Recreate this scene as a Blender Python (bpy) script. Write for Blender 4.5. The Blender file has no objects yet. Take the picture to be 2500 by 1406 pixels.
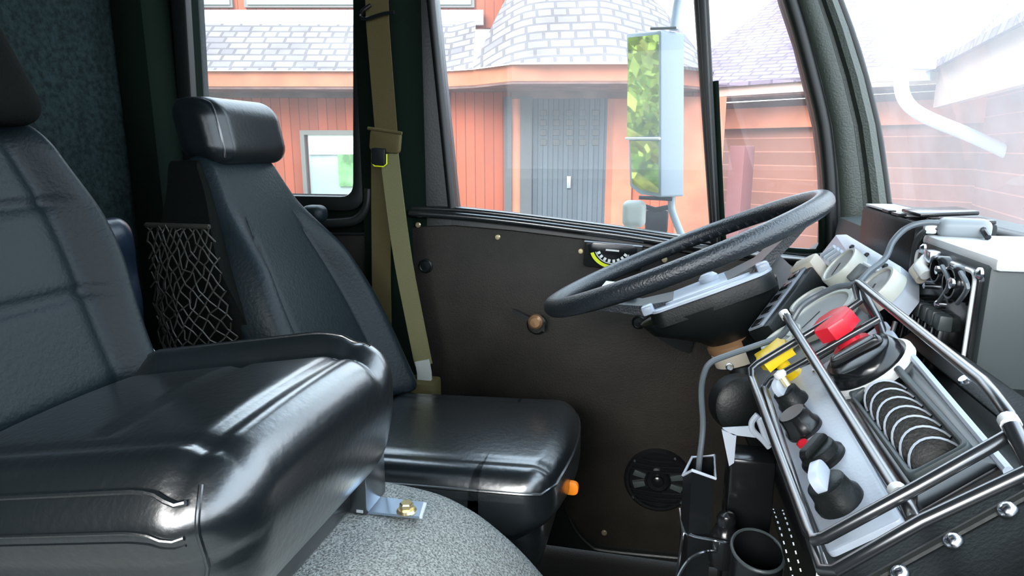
import bpy, bmesh, math, random
from mathutils import Matrix, Vector
random.seed(7)
V = Vector
R = math.radians
sin, cos, pi = math.sin, math.cos, math.pi
SC = bpy.context.scene
COL = SC.collection

# ------------------------------------------------------------------ camera, sky, exposure
YAW, PIT, FPX = R(13), R(12), 1600.0
CAMPOS = V((0, 0, 1.0))
FW = V((-sin(YAW) * cos(PIT), cos(YAW) * cos(PIT), -sin(PIT)))
RT = V((cos(YAW), sin(YAW), 0))
UP = RT.cross(FW)
GF = V((-sin(YAW), cos(YAW), 0))
cam_d = bpy.data.cameras.new('camera')
cam = bpy.data.objects.new('camera', cam_d)
COL.objects.link(cam)
cam.matrix_world = Matrix(((RT.x, UP.x, -FW.x, 0), (RT.y, UP.y, -FW.y, 0), (RT.z, UP.z, -FW.z, 1.0), (0, 0, 0, 1)))
cam_d.sensor_width = 36
cam_d.lens = 36 * FPX / 2500
cam_d.clip_start = 0.02
SC.camera = cam

world = bpy.data.worlds.new('overcast_sky')
SC.world = world
world.use_nodes = True
wn, wl = world.node_tree.nodes, world.node_tree.links
wn.clear()
wo = wn.new('ShaderNodeOutputWorld')
wb = wn.new('ShaderNodeBackground')
tc = wn.new('ShaderNodeTexCoord')
sp = wn.new('ShaderNodeSeparateXYZ')
rp = wn.new('ShaderNodeValToRGB')
rp.color_ramp.elements[0].position = 0.0
rp.color_ramp.elements[0].color = (0.86, 0.93, 1.0, 1)
rp.color_ramp.elements[1].position = 0.9
rp.color_ramp.elements[1].color = (0.66, 0.82, 1.0, 1)
wl.new(tc.outputs['Generated'], sp.inputs[0])
wl.new(sp.outputs['Z'], rp.inputs[0])
wl.new(rp.outputs[0], wb.inputs['Color'])
wb.inputs['Strength'].default_value = 1.9
wl.new(wb.outputs[0], wo.inputs['Surface'])
sun_d = bpy.data.lights.new('hazy_sun', 'SUN')
sun_d.energy = 2.4
sun_d.angle = R(35)
sun_d.color = (1.0, 0.97, 0.92)
sun = bpy.data.objects.new('hazy_sun', sun_d)
COL.objects.link(sun)
sun.rotation_euler = V((0.20, 0.85, -0.50)).to_track_quat('-Z', 'Y').to_euler()
SC.view_settings.view_transform = 'Standard'
SC.view_settings.look = 'None'
SC.view_settings.gamma = 1
SC.view_settings.use_curve_mapping = False
SC.view_settings.exposure = 1.45


# ------------------------------------------------------------------ helpers
def ray(x, y):
    return FW + RT * ((x - 1250) / FPX) + UP * (-(y - 703) / FPX)


def on(x, y, ax, v):
    d = ray(x, y)
    return CAMPOS + d * ((v - CAMPOS[ax]) / d[ax])


def oX(x, y, v): return on(x, y, 0, v)
def oY(x, y, v): return on(x, y, 1, v)
def oZ(x, y, v): return on(x, y, 2, v)


def oP(x, y, O, n):
    d = ray(x, y)
    return CAMPOS + d * ((O - CAMPOS).dot(n) / d.dot(n))


def oW(x, y, w):
    d = ray(x, y)
    return CAMPOS + d * (w / d.dot(GF))


def frame(O, u, n):
    """matrix with local x along u, local z along n"""
    n = V(n).normalized()
    u = V(u)
    u = (u - n * u.dot(n)).normalized()
    v = n.cross(u)
    m = Matrix((u, v, n)).transposed().to_4x4()
    m.translation = V(O)
    return m


def T(x, y, z): return Matrix.Translation((x, y, z))


I4 = Matrix.Identity(4)


class MB:
    def __init__(s):
        s.v, s.f, s.uv = [], [], {}

    def add(s, vs, fs, M=I4):
        o = len(s.v)
        s.v += [M @ V(p) for p in vs]
        s.f += [tuple(i + o for i in f) for f in fs]
        return s

    def bm(s, b, M=I4):
        b.verts.index_update()
        s.add([v.co.copy() for v in b.verts], [[v.index for v in f.verts] for f in b.faces], M)
        b.free()
        return s

    def box(s, M, sx, sy, sz, bev=0.0, seg=2):
        b = bmesh.new()
        bmesh.ops.create_cube(b, size=1)
        bmesh.ops.scale(b, vec=(sx, sy, sz), verts=b.verts)
        if bev > 0:
            bmesh.ops.bevel(b, geom=list(b.edges), offset=min(bev, .49 * min(sx, sy, sz)), segments=seg, profile=.5, affect='EDGES')
        return s.bm(b, M)

    def bx(s, a, c, bev=0.0):
        """axis-aligned box between two corners"""
        a, c = V(a), V(c)
        m = (a + c) / 2
        return s.box(Matrix.Translation(m), *[abs(c[i] - a[i]) for i in range(3)], bev)

    def tube(s, pts, r, n=10, closed=False, smooth=0, caps=True):
        pts = [V(p) for p in pts]
        if smooth:
            pts = catmull(pts, smooth, closed)
        m = len(pts)
        rr = r if callable(r) else (lambda t: r)
        fr = []
        nrm = None
        for i in range(m):
            a = pts[i - 1] if (i > 0 or closed) else pts[i]
            b = pts[(i + 1) % m] if (i < m - 1 or closed) else pts[i]
            t = (b - a).normalized()
            if nrm is None:
                nrm = t.orthogonal().normalized()
            nrm = (nrm - t * nrm.dot(t)).normalized()
            fr.append((nrm.copy(), t.cross(nrm)))
        vs, fs = [], []
        for i, (p, (a, b)) in enumerate(zip(pts, fr)):
            q = rr(i / max(1, m - 1))
            for k in range(n):
                an = 2 * pi * k / n
                vs.append(p + a * (q * cos(an)) + b * (q * sin(an)))
        for i in range(m if closed else m - 1):
            j = (i + 1) % m
            off = 0
            if closed and j == 0:
                best = min(range(n), key=lambda o: (vs[i * n] - vs[o]).length)
                off = best
            for k in range(n):
                fs.append((i * n + k, i * n + (k + 1) % n, j * n + (k + 1 + off) % n, j * n + (k + off) % n))
        if caps and not closed:
            fs.append(tuple(range(n - 1, -1, -1)))
            fs.append(tuple((m - 1) * n + k for k in range(n)))
        return s.add(vs, fs)

    def lathe(s, M, prof, n=32, cap=True):
        vs, fs = [], []
        for (r, z) in prof:
            for k in range(n):
                a = 2 * pi * k / n
                vs.append((r * cos(a), r * sin(a), z))
        for i in range(len(prof) - 1):
            for k in range(n):
                fs.append((i * n + k, i * n + (k + 1) % n, (i + 1) * n + (k + 1) % n, (i + 1) * n + k))
        if cap:
            if prof[0][0] > 1e-6:
                fs.append(tuple(range(n - 1, -1, -1)))
            if prof[-1][0] > 1e-6:
                fs.append(tuple((len(prof) - 1) * n + k for k in range(n)))
        return s.add(vs, fs, M)

    def prism(s, M, pts, h, holes=(), bev=0.0, seg=2):
        """flat outline (2D) from z=0 to z=h, optional holes"""
        b = bmesh.new()
        es = []
        for ring in [pts] + list(holes):
            vv = [b.verts.new((p[0], p[1], 0)) for p in ring]
            for i in range(len(vv)):
                es.append(b.edges.new((vv[i], vv[(i + 1) % len(vv)])))
        if holes:
            bmesh.ops.triangle_fill(b, edges=es, use_beauty=True, use_dissolve=False)
        else:
            b.faces.new(list(b.verts))
        bmesh.ops.recalc_face_normals(b, faces=b.faces)
        if b.faces[:] and b.faces[0].normal.z > 0:
            bmesh.ops.reverse_faces(b, faces=b.faces)
        g = bmesh.ops.extrude_face_region(b, geom=list(b.faces))
        tv = [e for e in g['geom'] if isinstance(e, bmesh.types.BMVert)]
        bmesh.ops.translate(b, vec=(0, 0, h), verts=tv)
        bmesh.ops.recalc_face_normals(b, faces=b.faces)
        if bev > 0:
            ts = set(tv) if h > 0 else set(tv)
            ed = [e for e in b.edges if e.verts[0] in ts and e.verts[1] in ts and len(e.link_faces) == 2 and e.calc_face_angle(0) > .6]
            bmesh.ops.bevel(b, geom=ed, offset=bev, segments=seg, profile=.5, affect='EDGES')
        return s.bm(b, M)

    def loft(s, rings, cap=True, closed=True):
        n = len(rings[0])
        vs = [p for r in rings for p in r]
        fs = []
        for i in range(len(rings) - 1):
            for k in range(n if closed else n - 1):
                fs.append((i * n + k, i * n + (k + 1) % n, (i + 1) * n + (k + 1) % n, (i + 1) * n + k))
        if cap and closed:
            fs.append(tuple(range(n - 1, -1, -1)))
            fs.append(tuple((len(rings) - 1) * n + k for k in range(n)))
        return s.add(vs, fs)

    def rbox(s, fn, N=28):
        """fn maps a point of the cube surface [-1,1]^3 to space"""
        idx = {}
        vs, fs = [], []

        def vid(p):
            k = tuple(round(c, 5) for c in p)
            if k not in idx:
                idx[k] = len(vs)
                vs.append(fn(V(p)))
            return idx[k]
        g = [-1 + 2 * i / N for i in range(N + 1)]
        for ax in range(3):
            for sg in (-1, 1):
                for i in range(N):
                    for j in range(N):
                        q = []
                        for (a, b) in ((i, j), (i + 1, j), (i + 1, j + 1), (i, j + 1)):
                            p = [0, 0, 0]
                            p[ax] = sg
                            p[(ax + 1) % 3] = g[a]
                            p[(ax + 2) % 3] = g[b]
                            q.append(vid(p))
                        fs.append(tuple(q if sg > 0 else q[::-1]))
        return s.add(vs, fs)

    def ribbon(s, pts, w, th, wdir, smooth=0):
        pts = [V(p) for p in pts]
        if smooth:
            pts = catmull(pts, smooth)
        rings = []
        for i, p in enumerate(pts):
            t = (pts[min(i + 1, len(pts) - 1)] - pts[max(i - 1, 0)]).normalized()
            wd = V(wdir)
            wd = (wd - t * wd.dot(t)).normalized()
            nd = t.cross(wd)
            a, b = wd * (w / 2), nd * (th / 2)
            rings.append([p - a - b, p + a - b, p + a + b, p - a + b])
        return s.loft(rings)


def catmull(p, n, closed=False):
    out = []
    m = len(p)
    for i in range(m if closed else m - 1):
        if closed:
            a, b, c, d = p[i - 1], p[i], p[(i + 1) % m], p[(i + 2) % m]
        else:
            a, b, c, d = p[max(i - 1, 0)], p[i], p[i + 1], p[min(i + 2, m - 1)]
        for k in range(n):
            t = k / n
            out.append(0.5 * ((2 * b) + (c - a) * t + (2 * a - 5 * b + 4 * c - d) * t * t + (3 * b - a - 3 * c + d) * t ** 3))
    if not closed:
        out.append(p[-1])
    return out


def rounded(pts, r, n=5):
    """round the corners of a 2D outline; r a number or one per corner"""
    out = []
    m = len(pts)
    for i in range(m):
        ri = r[i] if isinstance(r, (list, tuple)) else r
        p, a, b = V(pts[i]), V(pts[i - 1]), V(pts[(i + 1) % m])
        if ri <= 0:
            out.append((p.x, p.y))
            continue
        d1, d2 = (a - p), (b - p)
        k = min(ri, d1.length * .49, d2.length * .49)
        q1, q2 = p + d1.normalized() * k, p + d2.normalized() * k
        for j in range(n + 1):
            t = j / n
            c = q1 * (1 - t) ** 2 + p * 2 * t * (1 - t) + q2 * t * t
            out.append((c.x, c.y))
    return out


def rrect(w, h, r, n=5):
    return rounded([(-w / 2, -h / 2), (w / 2, -h / 2), (w / 2, h / 2), (-w / 2, h / 2)], r, n)


WM = {}


def link(o, M, parent=None, local=False):
    COL.objects.link(o)
    if parent is not None:
        o.parent = parent
        o.matrix_basis = M
        WM[o.name] = WM[parent.name] @ M
    else:
        o.matrix_world = M
        WM[o.name] = M
    return o


def part(name, mb, mat, parent=None, sharp=38, flat=False):
    """link world-space geometry as one mesh object"""
    me = bpy.data.meshes.new(name)
    if parent is not None:
        inv = WM[parent.name].inverted()
        M = I4
        vs = [inv @ p for p in mb.v]
    else:
        lo = V([min(p[i] for p in mb.v) for i in range(3)])
        hi = V([max(p[i] for p in mb.v) for i in range(3)])
        org = V(((lo.x + hi.x) / 2, (lo.y + hi.y) / 2, lo.z))
        M = Matrix.Translation(org)
        vs = [p - org for p in mb.v]
    me.from_pydata(vs, [], mb.f)
    me.validate()
    b = bmesh.new()
    b.from_mesh(me)
    bmesh.ops.recalc_face_normals(b, faces=b.faces)
    b.to_mesh(me)
    b.free()
    if not flat:
        me.polygons.foreach_set('use_smooth', [True] * len(me.polygons))
        me.set_sharp_from_angle(angle=R(sharp))
    me.materials.append(mat)
    if mb.uv:
        pass
    o = bpy.data.objects.new(name, me)
    return link(o, M, parent)


def tag(o, label, cat=None, group=None, kind=None):
    if label: o['label'] = label
    if cat: o['category'] = cat
    if group: o['group'] = group
    if kind: o['kind'] = kind
    return o


def thing(name, loc, label, cat, group=None, M=None):
    o = bpy.data.objects.new(name, None)
    o.empty_display_size = .05
    link(o, M if M is not None else Matrix.Translation(V(loc)))
    return tag(o, label, cat, group)


def struct(name, mb, mat, label=None, parent=None, **k):
    o = part(name, mb, mat, parent, **k)
    o['kind'] = 'structure'
    if label: o['label'] = label
    return o


# ------------------------------------------------------------------ materials
def mat(name, col, rough=.5, metal=0., spec=.5, bump=None, var=None, coat=0., fiber=None):
    m = bpy.data.materials.new(name)
    m.use_nodes = True
    n, l = m.node_tree.nodes, m.node_tree.links
    p = n['Principled BSDF']
    p.inputs['Base Color'].default_value = (*col, 1)
    p.inputs['Roughness'].default_value = rough
    p.inputs['Metallic'].default_value = metal
    p.inputs['Specular IOR Level'].default_value = spec
    p.inputs['Coat Weight'].default_value = coat
    p.inputs['Coat Roughness'].default_value = .24
    p.inputs['Coat IOR'].default_value = 1.9
    c = n.new('ShaderNodeTexCoord')
    if bump:
        sc, st = bump
        t = n.new('ShaderNodeTexNoise')
        t.inputs['Scale'].default_value = sc
        t.inputs['Detail'].default_value = 4
        b = n.new('ShaderNodeBump')
        b.inputs['Strength'].default_value = st
        b.inputs['Distance'].default_value = .004
        l.new(c.outputs['Object'], t.inputs['Vector'])
        l.new(t.outputs['Fac'], b.inputs['Height'])
        l.new(b.outputs[0], p.inputs['Normal'])
    if var:
        sc, lo, hi = var
        t = n.new('ShaderNodeTexNoise')
        t.inputs['Scale'].default_value = sc
        t.inputs['Detail'].default_value = 6
        r = n.new('ShaderNodeValToRGB')
        r.color_ramp.elements[0].position = .35
        r.color_ramp.elements[1].position = .65
        r.color_ramp.elements[0].color = (*[k * lo for k in col], 1)
        r.color_ramp.elements[1].color = (*[min(1, k * hi) for k in col], 1)
        l.new(c.outputs['Object'], t.inputs['Vector'])
        l.new(t.outputs['Fac'], r.inputs[0])
        l.new(r.outputs[0], p.inputs['Base Color'])
    return m


def glass(name, haze, tint=(.97, 1, 1), rough=.0, scale=3.0, hazecol=(.9, .95, 1)):
    """thin pane with a mottled haze mixed in to imitate bright daylight bloom"""
    m = bpy.data.materials.new(name)
    m.use_nodes = True
    n, l = m.node_tree.nodes, m.node_tree.links
    n.clear()
    o = n.new('ShaderNodeOutputMaterial')
    tr = n.new('ShaderNodeBsdfTransparent')
    tr.inputs[0].default_value = (*tint, 1)
    gl = n.new('ShaderNodeBsdfGlossy')
    gl.inputs['Roughness'].default_value = rough
    df = n.new('ShaderNodeBsdfTranslucent')
    df.inputs[0].default_value = (*hazecol, 1)
    c = n.new('ShaderNodeTexCoord')
    t = n.new('ShaderNodeTexNoise')
    t.inputs['Scale'].default_value = scale
    t.inputs['Detail'].default_value = 8
    t.inputs['Roughness'].default_value = .7
    mr = n.new('ShaderNodeMapRange')
    mr.inputs['From Min'].default_value = .3
    mr.inputs['From Max'].default_value = .75
    mr.inputs['To Min'].default_value = haze * .6
    mr.inputs['To Max'].default_value = haze * 1.5
    l.new(c.outputs['Object'], t.inputs['Vector'])
    l.new(t.outputs['Fac'], mr.inputs['Value'])
    m1 = n.new('ShaderNodeMixShader')
    l.new(mr.outputs[0], m1.inputs[0])
    l.new(tr.outputs[0], m1.inputs[1])
    l.new(df.outputs[0], m1.inputs[2])
    lw = n.new('ShaderNodeLayerWeight')
    lw.inputs['Blend'].default_value = .5
    pw = n.new('ShaderNodeMath')
    pw.operation = 'POWER'
    pw.inputs[1].default_value = 5
    l.new(lw.outputs['Facing'], pw.inputs[0])
    fz = n.new('ShaderNodeMath')
    fz.operation = 'MULTIPLY_ADD'
    fz.inputs[1].default_value = .5
    fz.inputs[2].default_value = .012
    l.new(pw.outputs[0], fz.inputs[0])
    m2 = n.new('ShaderNodeMixShader')
    l.new(fz.outputs[0], m2.inputs[0])
    l.new(m1.outputs[0], m2.inputs[1])
    l.new(gl.outputs[0], m2.inputs[2])
    l.new(m2.outputs[0], o.inputs['Surface'])
    return m


def boards(name, col, pitch, axis, groove=.12, lo=.75, hi=1.2, rough=.7, line=.35):
    """boards with dark joints: axis is a world axis vector across the boards"""
    m = bpy.data.materials.new(name)
    m.use_nodes = True
    n, l = m.node_tree.nodes, m.node_tree.links
    p = n['Principled BSDF']
    p.inputs['Roughness'].default_value = rough
    p.inputs['Specular IOR Level'].default_value = .2
    g = n.new('ShaderNodeNewGeometry')
    d = n.new('ShaderNodeVectorMath')
    d.operation = 'DOT_PRODUCT'
    d.inputs[1].default_value = V(axis) / pitch
    l.new(g.outputs['Position'], d.inputs[0])
    fr = n.new('ShaderNodeMath')
    fr.operation = 'FRACT'
    l.new(d.outputs['Value'], fr.inputs[0])
    fl = n.new('ShaderNodeMath')
    fl.operation = 'FLOOR'
    l.new(d.outputs['Value'], fl.inputs[0])
    wnz = n.new('ShaderNodeTexWhiteNoise')
    wnz.noise_dimensions = '1D'
    l.new(fl.outputs[0], wnz.inputs['W'])
    nz = n.new('ShaderNodeTexNoise')
    nz.inputs['Scale'].default_value = 2.2
    nz.inputs['Detail'].default_value = 6
    l.new(g.outputs['Position'], nz.inputs['Vector'])
    ad = n.new('ShaderNodeMath')
    ad.operation = 'MULTIPLY_ADD'
    ad.inputs[1].default_value = .5
    l.new(wnz.outputs['Value'], ad.inputs[0])
    mu = n.new('ShaderNodeMath')
    mu.operation = 'MULTIPLY'
    mu.inputs[1].default_value = .5
    l.new(nz.outputs['Fac'], mu.inputs[0])
    l.new(mu.outputs[0], ad.inputs[2])
    r = n.new('ShaderNodeValToRGB')
    r.color_ramp.elements[0].position = .15
    r.color_ramp.elements[1].position = .85
    r.color_ramp.elements[0].color = (*[k * lo for k in col], 1)
    r.color_ramp.elements[1].color = (*[k * hi for k in col], 1)
    l.new(ad.outputs[0], r.inputs[0])
    cm = n.new('ShaderNodeMath')
    cm.operation = 'LESS_THAN'
    cm.inputs[1].default_value = groove
    l.new(fr.outputs[0], cm.inputs[0])
    mx = n.new('ShaderNodeMix')
    mx.data_type = 'RGBA'
    l.new(cm.outputs[0], mx.inputs['Factor'])
    l.new(r.outputs[0], mx.inputs['A'])
    mx.inputs['B'].default_value = (*[k * line for k in col], 1)
    l.new(mx.outputs['Result'], p.inputs['Base Color'])
    return m


def shingles(name, col, across, upslope, w=.22, h=.16):
    """wood shake courses laid along two world directions"""
    m = bpy.data.materials.new(name)
    m.use_nodes = True
    n, l = m.node_tree.nodes, m.node_tree.links
    p = n['Principled BSDF']
    p.inputs['Roughness'].default_value = .85
    p.inputs['Specular IOR Level'].default_value = .15
    g = n.new('ShaderNodeNewGeometry')
    cb = n.new('ShaderNodeCombineXYZ')
    for i, ax in enumerate((across, upslope)):
        d = n.new('ShaderNodeVectorMath')
        d.operation = 'DOT_PRODUCT'
        d.inputs[1].default_value = V(ax)
        l.new(g.outputs['Position'], d.inputs[0])
        l.new(d.outputs['Value'], cb.inputs[i])
    b = n.new('ShaderNodeTexBrick')
    b.inputs['Scale'].default_value = 1
    b.inputs['Brick Width'].default_value = w
    b.inputs['Row Height'].default_value = h
    b.inputs['Mortar Size'].default_value = .017
    b.inputs['Mortar Smooth'].default_value = .3
    b.inputs['Bias'].default_value = .1
    b.offset = .37
    b.squash = .7
    b.squash_frequency = 3
    b.inputs['Color1'].default_value = (*[k * 1.15 for k in col], 1)
    b.inputs['Color2'].default_value = (*[k * .82 for k in col], 1)
    b.inputs['Mortar'].default_value = (*[k * .58 for k in col], 1)
    l.new(cb.outputs[0], b.inputs['Vector'])
    nz = n.new('ShaderNodeTexNoise')
    nz.inputs['Scale'].default_value = 2.0
    nz.inputs['Detail'].default_value = 5
    l.new(g.outputs['Position'], nz.inputs['Vector'])
    mx = n.new('ShaderNodeMix')
    mx.data_type = 'RGBA'
    mx.blend_type = 'MULTIPLY'
    mx.inputs['Factor'].default_value = .6
    l.new(b.outputs['Color'], mx.inputs['A'])
    r = n.new('ShaderNodeValToRGB')
    r.color_ramp.elements[0].position = .3
    r.color_ramp.elements[0].color = (.55, .5, .55, 1)
    r.color_ramp.elements[1].position = .7
    l.new(nz.outputs['Fac'], r.inputs[0])
    l.new(r.outputs[0], mx.inputs['B'])
    l.new(mx.outputs['Result'], p.inputs['Base Color'])
    bp = n.new('ShaderNodeBump')
    bp.inputs['Strength'].default_value = .6
    bp.inputs['Distance'].default_value = .02
    l.new(b.outputs['Fac'], bp.inputs['Height'])
    bp.invert = True
    l.new(bp.outputs[0], p.inputs['Normal'])
    return m


LEATHER = mat('black_leather', (.006, .009, .011), .31, bump=(95, .22), spec=.8, coat=.9)
LEATHERH = mat('headrest_leather', (.006, .009, .011), .34, bump=(95, .15), spec=.4, coat=.15)
LEATHER2 = mat('grained_vinyl', (.006, .012, .015), .46, bump=(160, .25), spec=.26)
DARKCLOTH = mat('black_backing_cloth', (.005, .006, .005), .9, bump=(220, .3), spec=.05)
CARPETWALL = mat('charcoal_carpet_lining', (.014, .024, .025), .95, bump=(240, .6), var=(90, .6, 1.4), spec=.1)
CARPET = mat('grey_loop_carpet', (.335, .345, .325), .95, bump=(330, 1.0), var=(330, .45, 1.5), spec=.1)
MAT = mat('black_floor_mat', (.018, .024, .022), .8, bump=(200, .5), spec=.3)
DOORP = mat('dark_brown_door_vinyl', (.018, .015, .011), .6, bump=(260, .25), spec=.4, var=(14, .8, 1.2))
TRIM = mat('black_trim_paint', (.014, .016, .015), .38, bump=(180, .1))
PILLAR = mat('green_black_pillar_paint', (.004, .009, .006), .85, bump=(220, .2), spec=.06)
APILLAR = mat('dark_green_pillar_paint', (.055, .066, .054), .38, bump=(260, .25), spec=.6)
RUBBER = mat('black_rubber', (.008, .009, .009), .42)
BLACKP = mat('black_plastic', (.007, .009, .009), .4, bump=(300, .1), spec=.3)
BLACKG = mat('gloss_black_plastic', (.008, .009, .010), .18)
BLACKM = mat('satin_black_metal', (.012, .014, .016), .28, spec=.9, coat=.8)
GREYP = mat('grey_painted_panel', (.47, .53, .61), .3, spec=.7, bump=(200, .08))
GREYD = mat('dark_grey_panel', (.05, .064, .066), .42)
WHITEP = mat('white_plastic', (.72, .74, .74), .35)
CREAM = mat('cream_bezel', (.50, .52, .47), .35)
DIAL = mat('pale_dial_glass', (.42, .43, .42), .12, spec=.7)
TAN = mat('tan_plastic', (.56, .51, .42), .5)
COPPER = mat('copper_collar', (.36, .20, .10), .35, metal=.4)
STEEL = mat('bright_steel', (.70, .74, .80), .22, metal=1)
ZINC = mat('zinc_plate', (.50, .60, .74), .34, metal=.9)
GOLD = mat('yellow_zinc_bolt', (.85, .70, .40), .25, metal=.9)
BRASS = mat('brass_pin', (.72, .62, .36), .3, metal=.8)
YELLOW = mat('yellow_plastic', (.90, .62, .01), .4)
YELLOWG = mat('yellow_marking', (.75, .85, .01), .5)
RED = mat('red_plastic', (.75, .015, .035), .35)
ORANGE = mat('orange_tab', (.95, .26, .01), .5)
WHITEM = mat('white_marking', (.75, .78, .75), .5)
WEB = mat('olive_webbing', (.165, .155, .075), .75, bump=(500, .3), spec=.25)
WEB2 = mat('brown_olive_webbing', (.085, .068, .026), .75, bump=(500, .3), spec=.25)
WEBPALE = mat('pale_belt_sleeve', (.42, .44, .40), .6)
JACKET = mat('navy_shell_fabric', (.010, .018, .032), .32, bump=(30, .3))
NETM = mat('black_net_cord', (.022, .022, .016), .5)
CABLE = mat('grey_cable', (.10, .12, .135), .35)
CABLEK = mat('black_cable', (.02, .022, .022), .35)
RIMM = mat('wheel_rim_vinyl', (.014, .019, .024), .34, bump=(300, .35), spec=.8)
SILVER = mat('spoke_highlight_silver', (.62, .65, .68), .42)
MIRROR = mat('mirror_glass', (.92, .94, .94), .02, metal=1)
MHOUSE = mat('pale_grey_mirror_shell', (.30, .35, .40), .35)
GLASS = glass('bloom_haze_side_glass', .038)  # haze in both panes imitates the washed-out bloom of daylight
GLASSW = glass('bloom_haze_windshield_glass', .17, scale=1.6, hazecol=(.95, .98, 1))
GLASSH = mat('house_window_glass', (.30, .36, .36), .06, spec=.9)
SILLG = mat('gloss_black_sill_trim', (.012, .014, .015), .16, spec=1.0, coat=.8)

# ------------------------------------------------------------------ outside: ground, house, garage, trees
GZ = -0.9
GROUND = mat('gravel_drive', (.30, .27, .24), .95, bump=(18, .5), var=(9, .7, 1.2))
GRASS = mat('lawn_green', (.10, .22, .03), .9, bump=(40, 1), var=(6, .6, 1.4))
b = MB(); b.add([(-60, -60, GZ), (60, -60, GZ), (60, 60, GZ), (-60, 60, GZ)], [(0, 1, 2, 3)])
struct('ground', b, GROUND)
b = MB(); b.add([(-50, -30, GZ + .02), (-3.2, -30, GZ + .02), (-3.2, 5.0, GZ + .02), (-50, 2.0, GZ + .02)], [(0, 1, 2, 3)])
struct('ground_lawn', b, GRASS)

SIDING = boards('red_cedar_vertical_boards', (.38, .088, .042), .115, RT, .09, .72, 1.15, line=.45)
TRIMRED = mat('salmon_fascia_paint', (.46, .145, .075), .6, var=(3, .8, 1.1))
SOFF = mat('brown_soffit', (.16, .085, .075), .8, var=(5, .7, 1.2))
GREYWOOD = boards('weathered_grey_planks', (.075, .088, .105), .062, RT, .16, .8, 1.15, line=.5)
GREYFR = mat('weathered_grey_post', (.075, .075, .08), .8)
WINFR = mat('dark_window_frame', (.14, .13, .12), .5)
BLIND = mat('white_roller_blind', (.80, .86, .84), .7)
GREENSHEET = mat('mottled_green_sheet', (.16, .36, .14), .6, var=(5, .5, 1.5))
FLASH = mat('pale_roof_flashing', (.62, .72, .76), .5)
WB = 8.4     # distance of the house wall


def zat(px, py, w): return oW(px, py, w).z


def hq(px, py, w): return oW(px, py, w)


house = thing('house', oW(1000, 600, WB).to_3d() * 1.0, 'red cedar house with shake roof behind the truck cab windows', 'house')


def hbox(x0, y0, x1, y1, w, depth, bev=0):
    """box whose front face fills the pixel rectangle at distance w"""
    a, c = oW(x0, y0, w), oW(x1, y1, w)
    ua, uc = (a - CAMPOS).dot(RT), (c - CAMPOS).dot(RT)
    m = CAMPOS + RT * ((ua + uc) / 2) + GF * (w + depth / 2)
    m.z = (a.z + c.z) / 2
    M = frame(m, RT, (0, 0, 1))
    return MB().box(M, abs(uc - ua), depth, abs(a.z - c.z), bev)


def uw(u, w, z):
    p = CAMPOS + RT * u + GF * w
    p.z = z
    return p


ZE = zat(700, 172, 7.75)      # roof edge height
# front wall, straight part and shallow bay
wz0 = GZ
b = MB()
M = frame(uw(-3.2, WB + .1, (wz0 + ZE) / 2), RT, (0, 0, 1))
b.box(M, 6.2, .2, ZE - wz0)
ub = (oW(1154, 300, WB) - CAMPOS).dot(RT)
M = frame(uw(ub + 1.3, WB - .05, (wz0 + ZE) / 2), RT, (0, 0, 1))
b.box(M, 3.1, .2, ZE - wz0)
part('wall', b, SIDING, house)
# eave line: left straight, angled, bay straight
E0 = oZ(-900, 172, ZE); E1 = oZ(1090, 174, ZE); E2 = oZ(1154, 170, ZE); E3 = oZ(1250, 157, ZE); E4 = oZ(1560, 156, ZE); E5 = oZ(1740, 178, ZE)
EV = [E0, E1, E2, E3, E4, E5]
EVs = [E0, E1, E2] + [E2 + (E3 - E2) * .5 + V((0, 0, .0))] + [E3, E4, E5]
fh = ZE - zat(700, 212, 7.75)
b = MB()
rings = []
for p in EV:
    q = p + GF * .05
    rings.append([p, q, q - V((0, 0, fh)), p - V((0, 0, fh))])
b.loft(rings)
part('fascia', b, TRIMRED, house)
b = MB()
rings = []
for p in EV:
    k = (p - CAMPOS).dot(GF)
    q = p + GF * (WB + .05 - k)
    z = V((0, 0, fh * .94))
    rings.append([p - z, q - z, q - z - V((0, 0, .03)), p - z - V((0, 0, .03))])
b.loft(rings)
part('soffit', b, SOFF, house)
bb = hbox(300, 210, 1240, 238, WB - .08, .05)
part('frieze_board', bb, SOFF, house)
# roof, with a swept-up hip over the bay
ROOF1 = shingles('grey_shake_roof', (.265, .24, .245), RT, (V((0, 0, 1)) * .8 + GF * .6), .24, .135)
b = MB()
rise = .72
rows = []
N = 12
for i in range(N + 1):
    t = i / N
    rows.append([p + (GF + V((0, 0, rise))) * (t * .93) for p in (E0 - GF * .06, E1 - GF * .06, E2 - GF * .06)])
g = []
for r in rows: g += r
fs = []
for i in range(N):
    for k in range(2):
        fs.append((i * 3 + k, i * 3 + k + 1, (i + 1) * 3 + k + 1, (i + 1) * 3 + k))
b.add(g, fs)
part('roof', b, ROOF1, house)
ctr = (E3 + E4) / 2 + GF * 2.6
b = MB()
rows = []
ring = catmull([E2 - GF * .06, E3 - GF * .07, (E3 + E4) / 2 - GF * .16, E4 - GF * .07, E5 - GF * .05, E5 + GF * 2.5 + RT * .3], 6)
for i in range(N + 1):
    t = i / N
    rows.append([p.lerp(ctr, t * .93) + V((0, 0, 1.75 * t + .28 * sin(t * pi))) for p in ring])
b.loft(rows, cap=False, closed=False)
part('bay_roof', b, ROOF1, house)
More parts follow.
